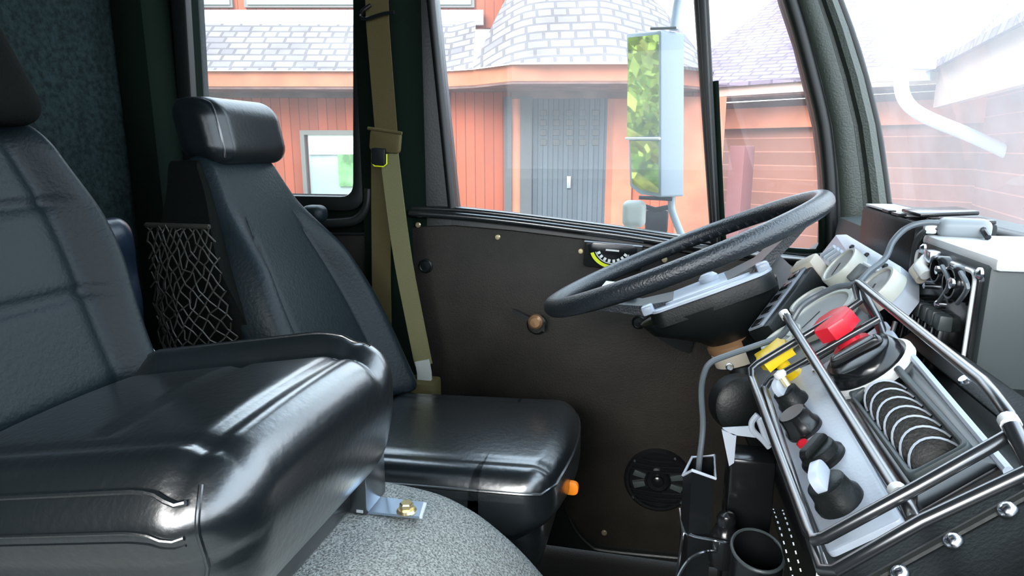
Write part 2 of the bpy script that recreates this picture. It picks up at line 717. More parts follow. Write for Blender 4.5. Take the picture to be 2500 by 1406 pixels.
# upper storey seen above the roof
up = MB()
M = frame(uw(-2.8, 8.85, zat(700, 58, 8.8) + .6), RT, (0, 0, 1))
up.box(M, 7.6, .12, 1.3)
part('upper_wall', up, SIDING, house)
part('roof_flashing', hbox(300, 24, 1180, 60, 8.66, .06), FLASH, house)
for (x0, x1) in ((470, 560), (590, 862), (1060, 1150)):
    f = part('window', hbox(x0 - 8, -160, x1 + 8, 18, 8.74, .1), WINFR, house)
    part('pane', hbox(x0, -150, x1, 11, 8.72, .03), GLASSH, f)
# ground floor window with blind
f = MB()
a, c = oW(741, 318, WB - .1), oW(905, 640, WB - .1)
def ringbox(x0, y0, x1, y1, w, t, d):
    m = MB()
    for (p, q, r_, s_) in ((x0, y0, x1, y0 + t), (x0, y1 - t, x1, y1), (x0, y0, x0 + t, y1), (x1 - t, y0, x1, y1)):
        k = hbox(p, q, r_, s_, w, d)
        m.add(k.v, k.f)
    return m
f = part('window', ringbox(741, 318, 960, 640, WB - .1, 11, .12), WINFR, house)
part('pane', hbox(750, 326, 952, 632, WB - .02, .04), GLASSH, f)
tag(part('blind', hbox(752, 328, 950, 377, WB - .06, .03), BLIND, f), 'white roller blind')
part('green_sheet', hbox(824, 377, 950, 455, WB - .055, .02), GREENSHEET, f)  # mottled green sheet just in front of the pane
# entrance: grey plank double door, grey posts
d = part('door', hbox(1296, 240, 1484, 760, WB - .22, .06), GREYWOOD, house)
tag(d, 'weathered grey plank door')
for row in range(4):
    for k in range(5):
        x = 1318 + k * 32
        y = 268 + row * 24
        part('door_panel', hbox(x, y, x + 17, y + 15, WB - .235, .03, .008), GREYFR, d)
part('door_handle', hbox(1384, 430, 1394, 460, WB - .25, .03, .01), STEEL, d)
part('door_jamb', hbox(1270, 236, 1296, 760, WB - .25, .1), GREYFR, house)
part('door_casing', hbox(1249, 236, 1270, 760, WB - .2, .08), TRIMRED, house)
part('door_casing', hbox(1484, 236, 1530, 760, WB - .22, .1), TRIMRED, house)
part('downpipe', hbox(1231, 236, 1249, 760, WB - .24, .07), GREYFR, house)
part('door_lintel', hbox(1249, 214, 1640, 241, WB - .22, .1), SOFF, house)
part('corner_post', hbox(1662, 236, 1740, 760, WB - .3, .12), TRIMRED, house)

# garage wing coming towards the truck on the right
ZG = ZE
g1, g2, g3, g4 = oZ(1660, 214, ZG), oZ(2065, 176, ZG), oZ(2290, 168, ZG), oZ(2560, 30, ZG)
g0 = oZ(1640, 216, ZG)
garage = thing('garage', V((g2.x, g2.y, GZ)), 'brown sided garage wing with gutter and downspout joined to the house', 'garage')
fd = (g2 - g1).normalized()
fn = V((-fd.y, fd.x, 0))
if fn.dot(GF) < 0: fn = -fn
SIDINGH = boards('brown_lap_siding', (.24, .10, .072), .19, V((0, 0, 1)), .07, .85, 1.12, line=1.7)
PINKFASC = mat('dusty_pink_fascia', (.50, .34, .29), .6)
ROOF2 = shingles('lilac_shingle_roof', (.25, .19, .25), fd, V((0, 0, 1)) + fn * .8, .3, .13)
b = MB()
rr = []
for p in (g1 - fd * .4, g3 + fd * .1):
    rr.append([p - fn * .05, p, p - V((0, 0, .16)), p - fn * .05 - V((0, 0, .16))])
b.loft(rr)
part('fascia', b, PINKFASC, garage)
b = MB()
rr = []
for p in (g1 - fd * .4, g3 + fd * .1):
    rr.append([p - fn * .12 + V((0, 0, .01)), p + fn * .02 + V((0, 0, .03)), p + fn * 3 + V((0, 0, 1.75)), p + fn * 3 + V((0, 0, 1.72)), p - V((0, 0, .04)), p - fn * .12 - V((0, 0, .04))])
b.loft(rr)
part('roof', b, ROOF2, garage)
b = MB()
rr = []
for p in (g1, g3):
    p = p - V((0, 0, .16))
    rr.append([p, p + fn * .8, p + fn * .8 - V((0, 0, .02)), p - V((0, 0, .02))])
b.loft(rr)
part('soffit', b, SOFF, garage)
b = MB()
rr = []
for p in (g1 - fd * .2, g3 + fd * .5):
    p = p + fn * .5
    p.z = 0
    rr.append([p + V((0, 0, ZG - .3)), p + fn * .12 + V((0, 0, ZG - .3)), p + fn * .12 + V((0, 0, ZG - .58)), p + V((0, 0, ZG - .58))])
b.loft(rr)
part('beam', b, TRIMRED, garage)
b = MB()
rr = []
for p in (g1 + fd * .2, g3 + fd * 2.5):
    p = p + fn * .75
    p.z = 0
    rr.append([p + V((0, 0, ZG - .2)), p + fn * .12 + V((0, 0, ZG - .2)), p + fn * .12 + V((0, 0, GZ)), p + V((0, 0, GZ))])
b.loft(rr)
part('wall', b, SIDINGH, garage)
pp = oW(1808, 420, 7.2)
b = MB()
M = frame(V((pp.x, pp.y, (GZ + zat(1808, 356, 7.2)) / 2)), fd, (0, 0, 1))
b.box(M, .19, .19, zat(1808, 356, 7.2) - GZ, .01)
part('post', b, mat('purple_brown_post', (.17, .055, .055), .7), garage)
# nearer gable side with gutter
b = MB()
fd2 = (g4 - g3).normalized()
fn2 = V((-fd2.y, fd2.x, 0))
if fn2.dot(RT) < 0: fn2 = -fn2
rr = []
for p in (g3, g4 + fd2 * .6):
    rr.append([p, p + fn2 * .08, p + fn2 * .08 - V((0, 0, .42)), p - V((0, 0, .42))])
b.loft(rr)
part('side_fascia', b, PINKFASC, garage)
b = MB()
rr = []
for p in (g3 - fd2 * .05, g4 + fd2 * .6):
    rr.append([p - fn2 * .14 + V((0, 0, .02)), p + fn2 * .05 + V((0, 0, .05)), p + fn2 * 2.6 + V((0, 0, .9)), p + fn2 * 2.6 + V((0, 0, .86)), p + V((0, 0, .0)), p - fn2 * .14 - V((0, 0, .05))])
b.loft(rr)
part('side_roof', b, ROOF2, garage)
b = MB()
rr = []
for p in (g3, g4 + fd2 * .6):
    p = p + fn2 * .5
    p.z = 0
    rr.append([p + V((0, 0, ZG - .3)), p + fn2 * .12 + V((0, 0, ZG - .3)), p + fn2 * .12 + V((0, 0, GZ)), p + V((0, 0, GZ))])
b.loft(rr)
part('side_wall', b, SIDINGH, garage)
gut = MB()
rr = []
for p in (g2 + (g3 - g2) * .0, g3):
    p = p - fn * .06
    rr.append([p - fn * .13, p, p - V((0, 0, .13)), p - fn * .10 - V((0, 0, .13))])
gut.loft(rr)
wg = 6.6
part('gutter', gut, FLASH, garage)
k = hbox(2216, 104, 2286, 168, wg, .14, .01)
part('gutter_head', k, FLASH, garage)
dp = [oW(2212, 168, wg), oW(2200, 205, wg), oW(2214, 250, wg), oW(2260, 285, wg), oW(2380, 335, wg), oW(2520, 400, wg), oW(2700, 480, wg)]
b = MB(); b.tube(dp, .065, 10, smooth=5)
part('downspout', b, FLASH, garage)
# trees behind the truck, seen only in the door mirror
BARK = mat('mossy_bark', (.20, .20, .03), .9, bump=(12, .8), var=(4, .5, 1.6))
LEAF = mat('spring_leaves', (.20, .25, .03), .8, var=(1.5, .5, 1.7))


def tree(x, y, h, lab, sd):
    rnd = random.Random(sd)
    t = thing('leafy_tree', V((x, y, GZ)), lab, 'tree', 'trees reflected in the door mirror')
    b = MB()
    tops = []
    b.tube([(x, y, GZ), (x + .2, y + .1, GZ + h * .3), (x + .1, y + .3, GZ + h * .6), (x + .4, y + .2, GZ + h)], lambda q: .28 * (1 - .8 * q), 9, smooth=4)
    for i in range(11):
        a = rnd.uniform(0, 2 * pi)
        z0 = GZ + h * rnd.uniform(.15, .7)
        L = rnd.uniform(1.2, 2.4)
        e = V((x + cos(a) * L, y + sin(a) * L, z0 + rnd.uniform(.6, 1.8)))
        b.tube([(x + .1, y + .1, z0), V((x, y, z0)).lerp(e, .5) + V((0, 0, .1)), e], lambda q: .13 * (1 - .75 * q), 7, smooth=3)
        tops.append(e)
    part('trunk', b, BARK, t)
    b = MB()
    for i in range(6000):
        e = rnd.choice(tops)
        p = e + V((rnd.gauss(0, .7), rnd.gauss(0, .7), rnd.gauss(0, .6)))
        a = V((rnd.gauss(0, 1), rnd.gauss(0, 1), rnd.gauss(0, 1))).normalized()
        c = a.orthogonal().normalized()
        s_ = rnd.uniform(.06, .12)
        b.add([p - a * s_, p + c * s_ * .6, p + a * s_, p - c * s_ * .6], [(0, 1, 2, 3)])
    part('foliage', b, LEAF, t, flat=True)


tree(-7.2, 2.7, 5.5, 'leafy tree reflected large in the tall door mirror', 3)
tree(-13.5, 2.2, 7.0, 'leafy tree farther back, smaller in the tall door mirror reflection', 5)

hb_ = MB()
hb_.rbox(lambda p: V((-19 + 1.1 * p.x, 4.0 + 6.5 * p.y, 2.1 + 3.0 * p.z)) + V((.35 * sin(3.1 * p.y * 6.5 + 2 * p.z) + .2 * sin(9 * p.z + 5 * p.y), 0, .5 * sin(7 * p.y + 1) * (p.z > .9))), 60)
tag(part('hedge', hb_, mat('hedge_green', (.11, .19, .025), .85, bump=(3, 1), var=(1.2, .35, 1.8)), flat=True), 'tall green hedge far behind the trees in the door mirror reflection', 'hedge')

# ------------------------------------------------------------------ cab shell
WY = 1.62
WALLF = frame((0, WY, 0), (1, 0, 0), (0, -1, 0))       # local x = +X, local y = +Z, local z = into the cab


def w2(px, py, y=WY):
    p = oY(px, py, y)
    return (p.x, p.z)


HOLE1 = rounded([(-1.27, .877), (-.800, .877), (-.748, 1.82), (-1.227, 1.82)], [.01, .035, .03, .03])
b = MB()
b.prism(WALLF, [(-1.46, -.12), (-.58, -.12), (-.58, 1.94), (-1.46, 1.94)], -.05, [HOLE1])
struct('wall_left', b, PILLAR)
win1 = MB()
win1.prism(frame((0, WY - .001, 0), (1, 0, 0), (0, -1, 0)), rounded([(-1.315, .838), (-.765, .838), (-.715, 1.87), (-1.275, 1.87)], [.03, .06, .03, .03]), .022, [HOLE1], .006)
win1o = struct('window_1', win1, RUBBER, 'black rubber framed rear side window behind the driver seat')
b = MB()
b.prism(frame((0, WY + .03, 0), (1, 0, 0), (0, -1, 0)), [(-1.30, .85), (-.77, .85), (-.715, 1.85), (-1.25, 1.85)], .004)
part('glass_pane', b, GLASS, win1o)
b = MB()
b.tube([oY(500, 546, 1.59), oY(700, 547, 1.59), oY(835, 543, 1.59), oY(875, 533, 1.59), oY(897, 505, 1.59), oY(902, 460, 1.59)], .013, 12, smooth=5)
b.tube([oY(500, 570, 1.605), oY(790, 570, 1.605), oY(902, 571, 1.605)], .004, 8)
part('sill_moulding', b, TRIM, win1o)
b = MB()
b.prism(WALLF, rounded([(-1.40, -.1), (-.66, -.1), (-.66, .775), (-1.40, .775)], .02), .008, bev=.003)
struct('trim_1', b, DOORP, 'brown vinyl panel under the rear side window')
# B pillar
b = MB()
b.loft([[V((-.785, 1.63, z)), V((-.765, 1.585, z)), V((-.70, 1.572, z)), V((-.645, 1.585, z)), V((-.63, 1.60, z)), V((-.60, 1.605, z)), V((-.58, 1.64, z))] for z in (-.1, .4, .8, 1.2, 1.6, 1.94)])
struct('trim_2', b, PILLAR, 'dark green pillar between the rear window and the driver door')

# A pillar edge curves
DEDGE = [(1880, -120), (1908, 0), (1945, 110), (1972, 220), (1993, 310), (2004, 400), (2009, 500), (2011, 580)]
WEDGE = [(1995, -120), (2048, 0), (2094, 133), (2123, 232), (2143, 325), (2158, 429), (2168, 500), (2176, 600)]
DE = [oY(*p, WY) for p in DEDGE]
WE = [oY(*p, WY) for p in WEDGE]


def curve_x(pts, z):
    for a, c in zip(pts, pts[1:]):
        if c.z <= z <= a.z:
            return c.x + (a.x - c.x) * (z - c.z) / (a.z - c.z)
    a, c = (pts[0], pts[1]) if z > pts[0].z else (pts[-2], pts[-1])
    return c.x + (a.x - c.x) * (z - c.z) / (a.z - c.z)


door = bpy.data.objects.new('door_1', None)
link(door, T(-.13, WY, -.07))
tag(door, 'dark brown driver door with a large window and sloping sill', kind='structure')
sill = [w2(*p) for p in ((1112, 507), (1250, 522), (1400, 541), (1530, 558), (1650, 576), (1745, 590), (1880, 607), (1985, 613))]
hole = [w2(1111, 505)] + sill[1:]
hole = [(-.615, 1.85), w2(1060, 0), w2(1111, 500)] + sill + [w2(2006, 598)] + [(p.x, p.z) for p in DE[::-1][1:]] + [(curve_x(DE, 1.6), 1.6), (curve_x(DE, 1.85), 1.85)]
b = MB()
outl = [(-.64, -.06), (-.30, -.075), (.42, -.075), (.42, .60), (.43, .80)] + [(curve_x(WE, z) - .02, z) for z in (.9, 1.0, 1.15, 1.3, 1.45, 1.6, 1.8, 1.93)] + [(-.66, 1.93)]
b.prism(WALLF, outl, .012, [hole], .003)
b.prism(WALLF, outl, -.045, [hole])
part('door_frame', b, TRIM, door)
b = MB()
pan = [w2(1004, 552), w2(1110, 548), w2(1250, 560), w2(1400, 578), w2(1530, 594), w2(1650, 611), w2(1800, 630), w2(2010, 650), (.385, .3), (.36, -.045), w2(1800, 1352)]
pan += [w2(1660, 1336), w2(1480, 1320), w2(1425, 1296), w2(1390, 1245), w2(1340, 1140), (-.42, .26), (-.64, .26)]
b.prism(frame((0, WY - .012, 0), (1, 0, 0), (0, -1, 0)), pan, .012, bev=.004)
part('door_panel', b, DOORP, door)
b = MB()
low = [oY(*p, 1.605) for p in ((1375, 1215), (1400, 1285), (1440, 1330), (1480, 1344), (1660, 1362), (1850, 1380))]
b.tube(low, .006, 8, smooth=4)
part('bottom_bead', b, TRIM, door)
# sill rails and glass channel
b = MB()
b.tube([oY(x, y, 1.602) for x, y in ((1000, 509), (1110, 512), (1250, 526), (1400, 545), (1530, 562), (1650, 580), (1745, 594), (1880, 611), (2008, 622))], .0075, 10, smooth=3)
part('glass_channel', b, SILLG, door)
b = MB()
b.tube([oY(x, y, 1.590) for x, y in ((1000, 520), (1110, 527), (1250, 541), (1400, 560), (1530, 577), (1650, 596), (1745, 610), (1880, 627), (2015, 640))], .010, 10, smooth=3)
part('sill_rail', b, SILLG, door)
b = MB()
b.prism(frame((0, WY - .012, 0), (1, 0, 0), (0, -1, 0)), [w2(1663, -420), w2(1709, -420), w2(1758, 598), w2(1734, 594)], .022, bev=.006)
b.prism(frame((0, WY, 0), (1, 0, 0), (0, -1, 0)), [w2(1673, -420), w2(1699, -420), w2(1750, 598), w2(1740, 594)], .045, bev=.005)
part('window_post', b, RUBBER, door)
b = MB()
vent = [w2(1745, 200), w2(1762, 560), w2(1775, 590), w2(1830, 599), w2(1970, 613), w2(1998, 603), w2(2003, 570), w2(2000, 470)]
b.tube([V((x, 1.602, z)) for x, z in vent], .0075, 10, smooth=4)
part('vent_seal', b, PILLAR, door)
b = MB()
b.prism(frame((0, WY + .025, 0), (1, 0, 0), (0, -1, 0)), [(p[0], p[1]) for p in hole], .004)
part('glass_pane', b, GLASS, door)
# rear run channel of the door window
b = MB()
b.tube([V((-.617, 1.604, 1.90)), oY(1052, 0, 1.604), oY(1104, 508, 1.604)], .011, 10)
part('run_channel', b, RUBBER, door)


def screw(P, r, m, par, nrm=(0, -1, 0), name='screw', h=.004):
    k = MB()
    k.lathe(frame(P, (1, 0, 0.02), nrm), [(r, 0), (r, h * .5), (r * .75, h), (0, h * 1.05)], 14)
    return part(name, k, m, par)


YP = WY - .024
for (px, py) in ((1021, 549), (1215, 579), (1418, 613), (1622, 634), (1475, 1300)):
    screw(oY(px, py, YP), .0075, BRASS, door)
for (px, py, r) in ((1040, 649, .019), (1560, 786, .017)):
    k = MB()
    k.lathe(frame(oY(px, py, YP), (1, 0, 0), (0, -1, 0)), [(r, 0), (r, .004), (r * .8, .007), (r * .7, .005), (0, .006)], 24)
    part('cap', k, BLACKP, door)
# window crank
cr = tag(part('window_crank', MB().lathe(frame(oY(1312, 790, YP), (1, 0, 0), (0, -1, 0)), [(.026, 0), (.026, .012), (.020, .018), (0, .019)], 24), TRIM, door), 'dark window crank')
k = MB()
a, c = oY(1252, 757, YP - .028), oY(1330, 800, YP - .028)
k.loft([[p + V((0, .004, q)) for q in (-w, w)] + [p + V((0, -.004, q)) for q in (w, -w)] for p, w in ((a, .004), (a.lerp(c, .5), .006), (c, .011))])
part('crank_arm', k, TRIM, cr)
k = MB()
k.lathe(frame(oY(1314, 777, YP - .02), (1, 0, 0), (0, -1, 0)), [(.010, 0), (.010, .02), (.018, .026), (.018, .040), (.012, .046), (0, .047)], 22)
tag(part('crank_knob', k, COPPER, cr), 'tan round crank knob')
k = MB()
pts = [(1575, 782), (1600, 800), (1650, 832), (1688, 846)]
k.ribbon([oY(x, y, YP - .012) for x, y in pts], .030, .022, (0.4, 0, 1), smooth=4)
part('door_handle', k, BLACKP, door)
# speaker in the door
sc_ = oY(1606, 1170, YP)
Ms = frame(sc_, (1, 0, 0), (0, -1, 0))
spk = part('speaker', MB().lathe(Ms, [(.086, 0), (.086, .008), (.080, .013), (.074, .012), (.072, .006), (.0, .003)], 40), BLACKG, door)
k = MB()
for i in range(-4, 5):
    y = i * .0145
    L = math.sqrt(max(.0, .075 ** 2 - y * y))
    if abs(i) > 1:
        k.tube([Ms @ V((-L, y, .009)), Ms @ V((-L * .4, y - .002, .013)), Ms @ V((L * .4, y - .002, .013)), Ms @ V((L, y, .009))], .0028, 7, smooth=3)
part('speaker_grille', k, BLACKG, spk)
part('speaker_dust_cap', MB().lathe(Ms, [(.03, .004), (.03, .011), (.026, .014), (.016, .012), (.014, .018), (.008, .021), (0, .022)], 30), BLACKG, spk)
for sx in (-1, 1):
    for sy in (-1, 1):
        k = MB()
        k.prism(Ms @ T(0, 0, .006), [(sx * .034, sy * .004), (sx * .064, sy * .010), (sx * .058, sy * .026), (sx * .03, sy * .016)], .006, bev=.001)
        part('speaker_vane', k, GREYD, spk)
for a in (60, 140, 220, 320):
    screw(Ms @ V((.079 * cos(R(a)), .079 * sin(R(a)), .012)), .004, STEEL, spk)

# A pillar
APATH = [1.93, 1.7, 1.55, 1.45, 1.35, 1.25, 1.15, 1.05, .95, .88, .80, .70]
prof = [(0.20, .004), (0.22, .020), (0.30, .030), (0.44, .034), (0.56, .033), (0.60, .018), (0.66, .018), (0.70, .034), (0.80, .038), (0.92, .030), (0.97, .010), (0.97, -.03), (.2, -.03)]
b = MB()
for z in APATH: pass
b.loft([[V((curve_x(DE, z) + (curve_x(WE, z) - curve_x(DE, z)) * s, WY - k_, z)) for s, k_ in prof] for z in APATH])
struct('trim_3', b, APILLAR, 'dark green windshield pillar with long grooves')
b = MB()
b.tube([V((curve_x(DE, z) + .012, WY - .016, z)) for z in APATH], .015, 12, smooth=3)
b.tube([V((curve_x(DE, z) + .030, WY - .010, z)) for z in APATH], .012, 12, smooth=3)
part('pillar_seal', b, RUBBER, bpy.data.objects['trim_3'])
# windshield
b = MB()
zs = [1.93, 1.7, 1.5, 1.35, 1.2, 1.05, .95, .86]
b.loft([[V((curve_x(WE, z) + .01 + .05 * (1 - ((y - .4) / 1.25) ** 2) * 0 , y, z)) for z in zs] for y in (1.63, .9, .2, -.75)], cap=False, closed=False)
ws = struct('window_2', b, GLASSW, 'windshield with painted bloom haze at the front of the cab')
b = MB()
b.tube([V((curve_x(WE, z) - .004, WY - .012, z)) for z in zs], .010, 10, smooth=3)
b.tube([V((curve_x(WE, .872), y, .872)) for y in (1.61, .8, -.75)], .012, 10)
part('windshield_seal', b, RUBBER, ws)

# floor, rear wall, roof, passenger side, firewall
b = MB(); b.bx((-1.46, -.80, -.16), (.75, 1.66, -.10))
struct('floor', b, MAT)
b = MB(); b.bx((-1.46, -.80, -.12), (-1.405, 1.66, 1.96))
struct('wall_rear', b, CARPETWALL)
b = MB(); b.bx((-1.46, -.80, 1.93), (.45, 1.70, 1.98))
struct('ceiling', b, CARPETWALL)
b = MB()
b.prism(frame((0, -.78, 0), (1, 0, 0), (0, -1, 0)), [(-1.46, -.16), (.8, -.16), (.5, .86), (.1, 1.95), (-1.46, 1.95)], .05, [[(-.98, .82), (.40, .82), (.20, 1.56), (-.98, 1.56)]])
struct('wall_right', b, TRIM)
b = MB(); b.bx((.60, -.80, -.16), (.66, 1.66, .86))
struct('wall_front', b, MAT)
b = MB()
b.bx((-1.41, 1.50, .0), (-1.30, 1.62, 1.93), .03)
struct('trim_4', b, PILLAR, 'dark post in the rear cab corner')

# ------------------------------------------------------------------ engine hump
hump = []
prof = [(-1.38, .46), (-.9, .462), (-.5, .460), (-.36, .452), (-.29, .430), (-.235, .395), (-.18, .345), (-.12, .27), (-.07, .17), (-.03, .05), (0, -.10)]
prof = [(p.x, p.z) for p in catmull([V((x, 0, z)) for x, z in prof], 5)]
b = MB()
rings = []
for y, dz in ((.05, .0), (.3, 0), (.6, 0), (.85, 0), (.915, -.002), (.938, -.008), (.952, -.022), (.957, -.05)):
    rings.append([V((x + dz * .4, y, max(-.10, z + dz))) for x, z in prof] + [V((0, y, -.11)), V((-1.38, y, -.11))])
b.loft(rings)
tag(part('engine_hump', b, CARPET), 'grey carpeted engine hump between the two seats', 'engine cover')

# ------------------------------------------------------------------ seats
def rb(p, h, r):
    q = V((p[0] * h[0], p[1] * h[1], p[2] * h[2]))
    inner = V([max(-(h[i] - r), min(h[i] - r, q[i])) for i in range(3)])
    d = q - inner
    return inner + d.normalized() * r if d.length > 1e-9 else q


def gauss(x, s): return math.exp(-(x / s) ** 2)


def sst(a, c, x):
    t = max(0, min(1, (x - a) / (c - a)))
    return t * t * (3 - 2 * t)


def remap(p, k=.75):
    """more grid rows near the cube edges"""
    return V([math.copysign(abs(c) ** k, c) for c in p])


# middle seat ---------------------------------------------------------------
mid = thing('jump_seat', (-.56, .665, .46), 'high black leather seat raised on the carpeted hump, without armrest or orange tab', 'seat')
CH = (.225, .212, .105)


def mid_cushion(p):
    q = rb(remap(p, .8), CH, .070)
    x, y, z = q
    up = sst(-.02, .06, z)
    yn = y / CH[1]
    z += up * (.012 * (1 - yn * yn))
    z += up * .030 * sst(.125, .165, y) * (1 - .6 * sst(.10, .2, x)) - up * .010 * gauss(y - .125, .012)
    z += up * .012 * sst(.14, .19, -y) * (1 - sst(.12, .2, x)) - up * .005 * gauss(y + .155, .010)
    z -= up * .006 * gauss(x - .02, .010) * (abs(y) < .13)
    z -= up * .006 * gauss(x - .168, .012)
    if x > .15:                                   # front face leans back towards its bottom edge
        x -= .022 * sst(.03, -.105, z)
    if y < -.15:                                  # puffy near side with a stitched band
        y -= .010 * gauss(z - .045, .03) - .004 * gauss(z - .005, .006)
    z += -.006 + .17 * (x - .17) * (.3 + .7 * sst(-.09, .03, z))   # tilt, front up
    return V((-.590 + x, .668 + y, .620 + z))


b = MB().rbox(mid_cushion, 56)
cush = part('seat_cushion', b, LEATHER, mid, sharp=60)
TS = [-.92 + i / 28 * 1.70 for i in range(29)]
pp_ = [mid_cushion(V((t, -1, .62))) for t in TS]
k = MB(); k.tube([p + V((0, -.001, .004)) for p in pp_], .0032, 8)
k.tube([mid_cushion(V((t, -1, .30))) + V((0, -.0005, 0)) for t in TS], .0022, 8)
k.tube([mid_cushion(V((t, -1, .22))) + V((0, -.0005, 0)) for t in TS], .0012, 6)
k.tube([mid_cushion(V((.86, -1, t))) for t in [1 - i / 20 * 2 for i in range(1, 20)]], .0025, 8)
part('piping', k, LEATHER, cush)
k = MB()
k.tube([mid_cushion(V((t, .70, 1))) + V((0, 0, -.001)) for t in [i / 30 * 2 - 1 for i in range(2, 29)]], .003, 8)
part('piping', k, LEATHER, cush)


def mid_back(p):
    q = rb(remap(p, .8), (.075, .215, .215), .055)
    x, y, z = q
    f = sst(-.01, .05, x)
    ay = abs(y)
    bol = sst(.145, .19, ay)
    wing = gauss(z - .02, .10)
    x += f * (.042 * bol + .012 * wing * bol) - f * .006 * gauss(ay - .145, .012)
    x -= f * .007 * (gauss(z + .045, .007) + gauss(z - .085, .007)) * (1 - bol)
    y *= 1 + .05 * wing - .12 * sst(.06, .215, z)
    x += -.37 * z
    return V((-.935 + x, .645 + y, .835 + z))


part('backrest', MB().rbox(mid_back, 56), LEATHER2, mid, sharp=60)


def mid_head(p):
    q = rb(remap(p), (.055, .16, .105), .045)
    return V((-.945 + q.x - .37 * q.z, .640 + q.y * (1 + .9 * (q.z - .02) * (-1)), 1.135 + q.z))


part('headrest', MB().rbox(mid_head, 24), DARKCLOTH, mid, sharp=60)
for y in (.58, .71):
    k = MB(); k.tube([(-.955, y, 1.10), (-.975, y, .98)], .008, 8)
    part('headrest_post', k, STEEL, mid)
k = MB()
k.loft([[p + V((.0, -.006, 0)), p + V((0, .006, 0)), p + V((.007, .006, .003)), p + V((.007, -.006, .003))] for p in (oY(330, 815, .90), oY(392, 902, .885))])
tag(part('hinge_strip', k, STEEL, mid), 'bright steel hinge strip')
k = MB()
k.bx((-.74, .50, .462), (-.44, .84, .50), .006)
k.bx((-.72, .52, .50), (-.46, .56, .585), .004)
k.bx((-.72, .78, .50), (-.46, .82, .585), .004)
part('seat_pan', k, BLACKM, mid)
# foot bracket and bolt at the front of the raised seat
br = thing('mounting_bracket', oZ(930, 1245, .462), 'blue zinc bracket bolted to the carpeted hump below the raised seat', 'bracket')
def zq(pxs, z, h):
    pts = [oZ(x, y, z) for x, y in pxs]
    m = MB()
    m.add(pts + [p + V((0, 0, h)) for p in pts], [(3, 2, 1, 0), (4, 5, 6, 7), (0, 1, 5, 4), (1, 2, 6, 5), (2, 3, 7, 6), (3, 0, 4, 7)])
    return m
part('plate', zq([(868, 1252), (1030, 1267), (1042, 1232), (895, 1214)], .459, .004), ZINC, br)
part('plate_end', zq([(1024, 1266), (1031, 1266), (1042, 1233), (1034, 1232)], .4635, .004), WHITEP, br)
part('plate_end', zq([(870, 1251), (886, 1253), (908, 1217), (894, 1215)], .4635, .004), WHITEP, br)
part('plate_end', zq([(800, 1249), (826, 1252), (850, 1214), (836, 1211)], .459, .008), WHITEP, br)
k = MB()
k.bx(oZ(872, 1245, .459) + V((-.022, -.012, 0)), oZ(872, 1245, .459) + V((.022, .06, .125)), .004)
part('upright', k, BLACKM, br)
P0 = oZ(993, 1248, .463)
bl = part('bolt_washer', MB().lathe(frame(P0, (1, 0, 0), (0, 0, 1)), [(.015, 0), (.0155, .002), (.013, .005), (0, .005)], 26), GOLD, br)
part('bolt_head', MB().lathe(frame(P0 + V((0, 0, .005)), (1, .3, 0), (0, 0, 1)), [(.0105, 0), (.0105, .008), (.009, .010), (0, .010)], 6), GOLD, bl, sharp=20)

# driver seat ----------------------------------------------------------------
drv = thing('driver_seat', (-.45, 1.24, -.1), 'black leather driver seat with headrest beside the driver door', 'seat')
DH = (.245, .205, .075)


def drv_cushion(p):
    q = rb(remap(p, .8), DH, .05)
    x, y, z = q
    up = sst(-.01, .05, z)
    z += up * (.012 * (1 - (y / DH[1]) ** 2) - .003 * gauss(abs(y) - .15, .010) + .004 * sst(.15, .19, abs(y)))
    if z < 0 and x > .1: x -= .05 * sst(0, -.075, z)
    x -= .03 * (y / DH[1]) ** 2 * (x > 0.1)
    z += .04 * x - .004 * gauss(z - .036, .006)
    return V((-.392 + x, 1.235 + y, .350 + z))


dc = part('seat_cushion', MB().rbox(drv_cushion, 48), LEATHER, drv, sharp=60)
k = MB()
k.tube([drv_cushion(V((1, t, .50))) for t in [i / 20 * 2 - 1 for i in range(21)]], .003, 8)
k.tube([drv_cushion(V((t, -1, .50))) for t in [i / 20 * 2 - 1 for i in range(21)]], .003, 8)
part('piping', k, LEATHER, dc)


def drv_skirt(p):
    q = rb(remap(p), (.21, .18, .14), .05)
    x, y, z = q
    if x > 0: x -= .08 * sst(.06, -.14, z)
    return V((-.40 + x, 1.235 + y, .205 + z))


part('seat_skirt', MB().rbox(drv_skirt, 24), LEATHER, drv, sharp=60)
k = MB(); k.bx((-.62, 1.07, -.10), (-.27, 1.40, .10), .02)
part('seat_base', k, BLACKM, drv)


def drv_back(p):
    q = rb(remap(p, .8), (.032, .215, .285), .030)
    x, y, z = q
    f = sst(-.01, .025, x)
    wz = 1 - .48 * sst(-.08, .31, z) ** 1.05 - .08 * sst(-.1, -.28, z)
    ay = abs(y)
    bol = sst(.125, .18, ay) * (1 - sst(.05, .2, z))
    x += f * .040 * bol - f * .008 * gauss(ay - .125, .010) * (z < .12)
    y *= wz
    x += -.50 * z
    return V((-.774 + x, 1.260 + y, .700 + z))


dbk = part('backrest', MB().rbox(drv_back, 56), LEATHER2, drv, sharp=60)
for sg in (-1, 1):
    k = MB()
    k.tube([drv_back(V((1, sg * .52, t))) + V((-.001, 0, 0)) for t in [-.95 + i / 24 * 1.45 for i in range(25)]], .0028, 8)
    part('piping', k, LEATHER2, dbk)


def drv_head(p):
    q = rb(remap(p), (.055, .128, .068), .042)
    x, y, z = q
    x += -.20 * z
    z += .08 * (y) * 0
    x -= .006 * gauss(y + .105, .012)
    return V((-.915 + x, 1.285 + y, 1.035 + z))


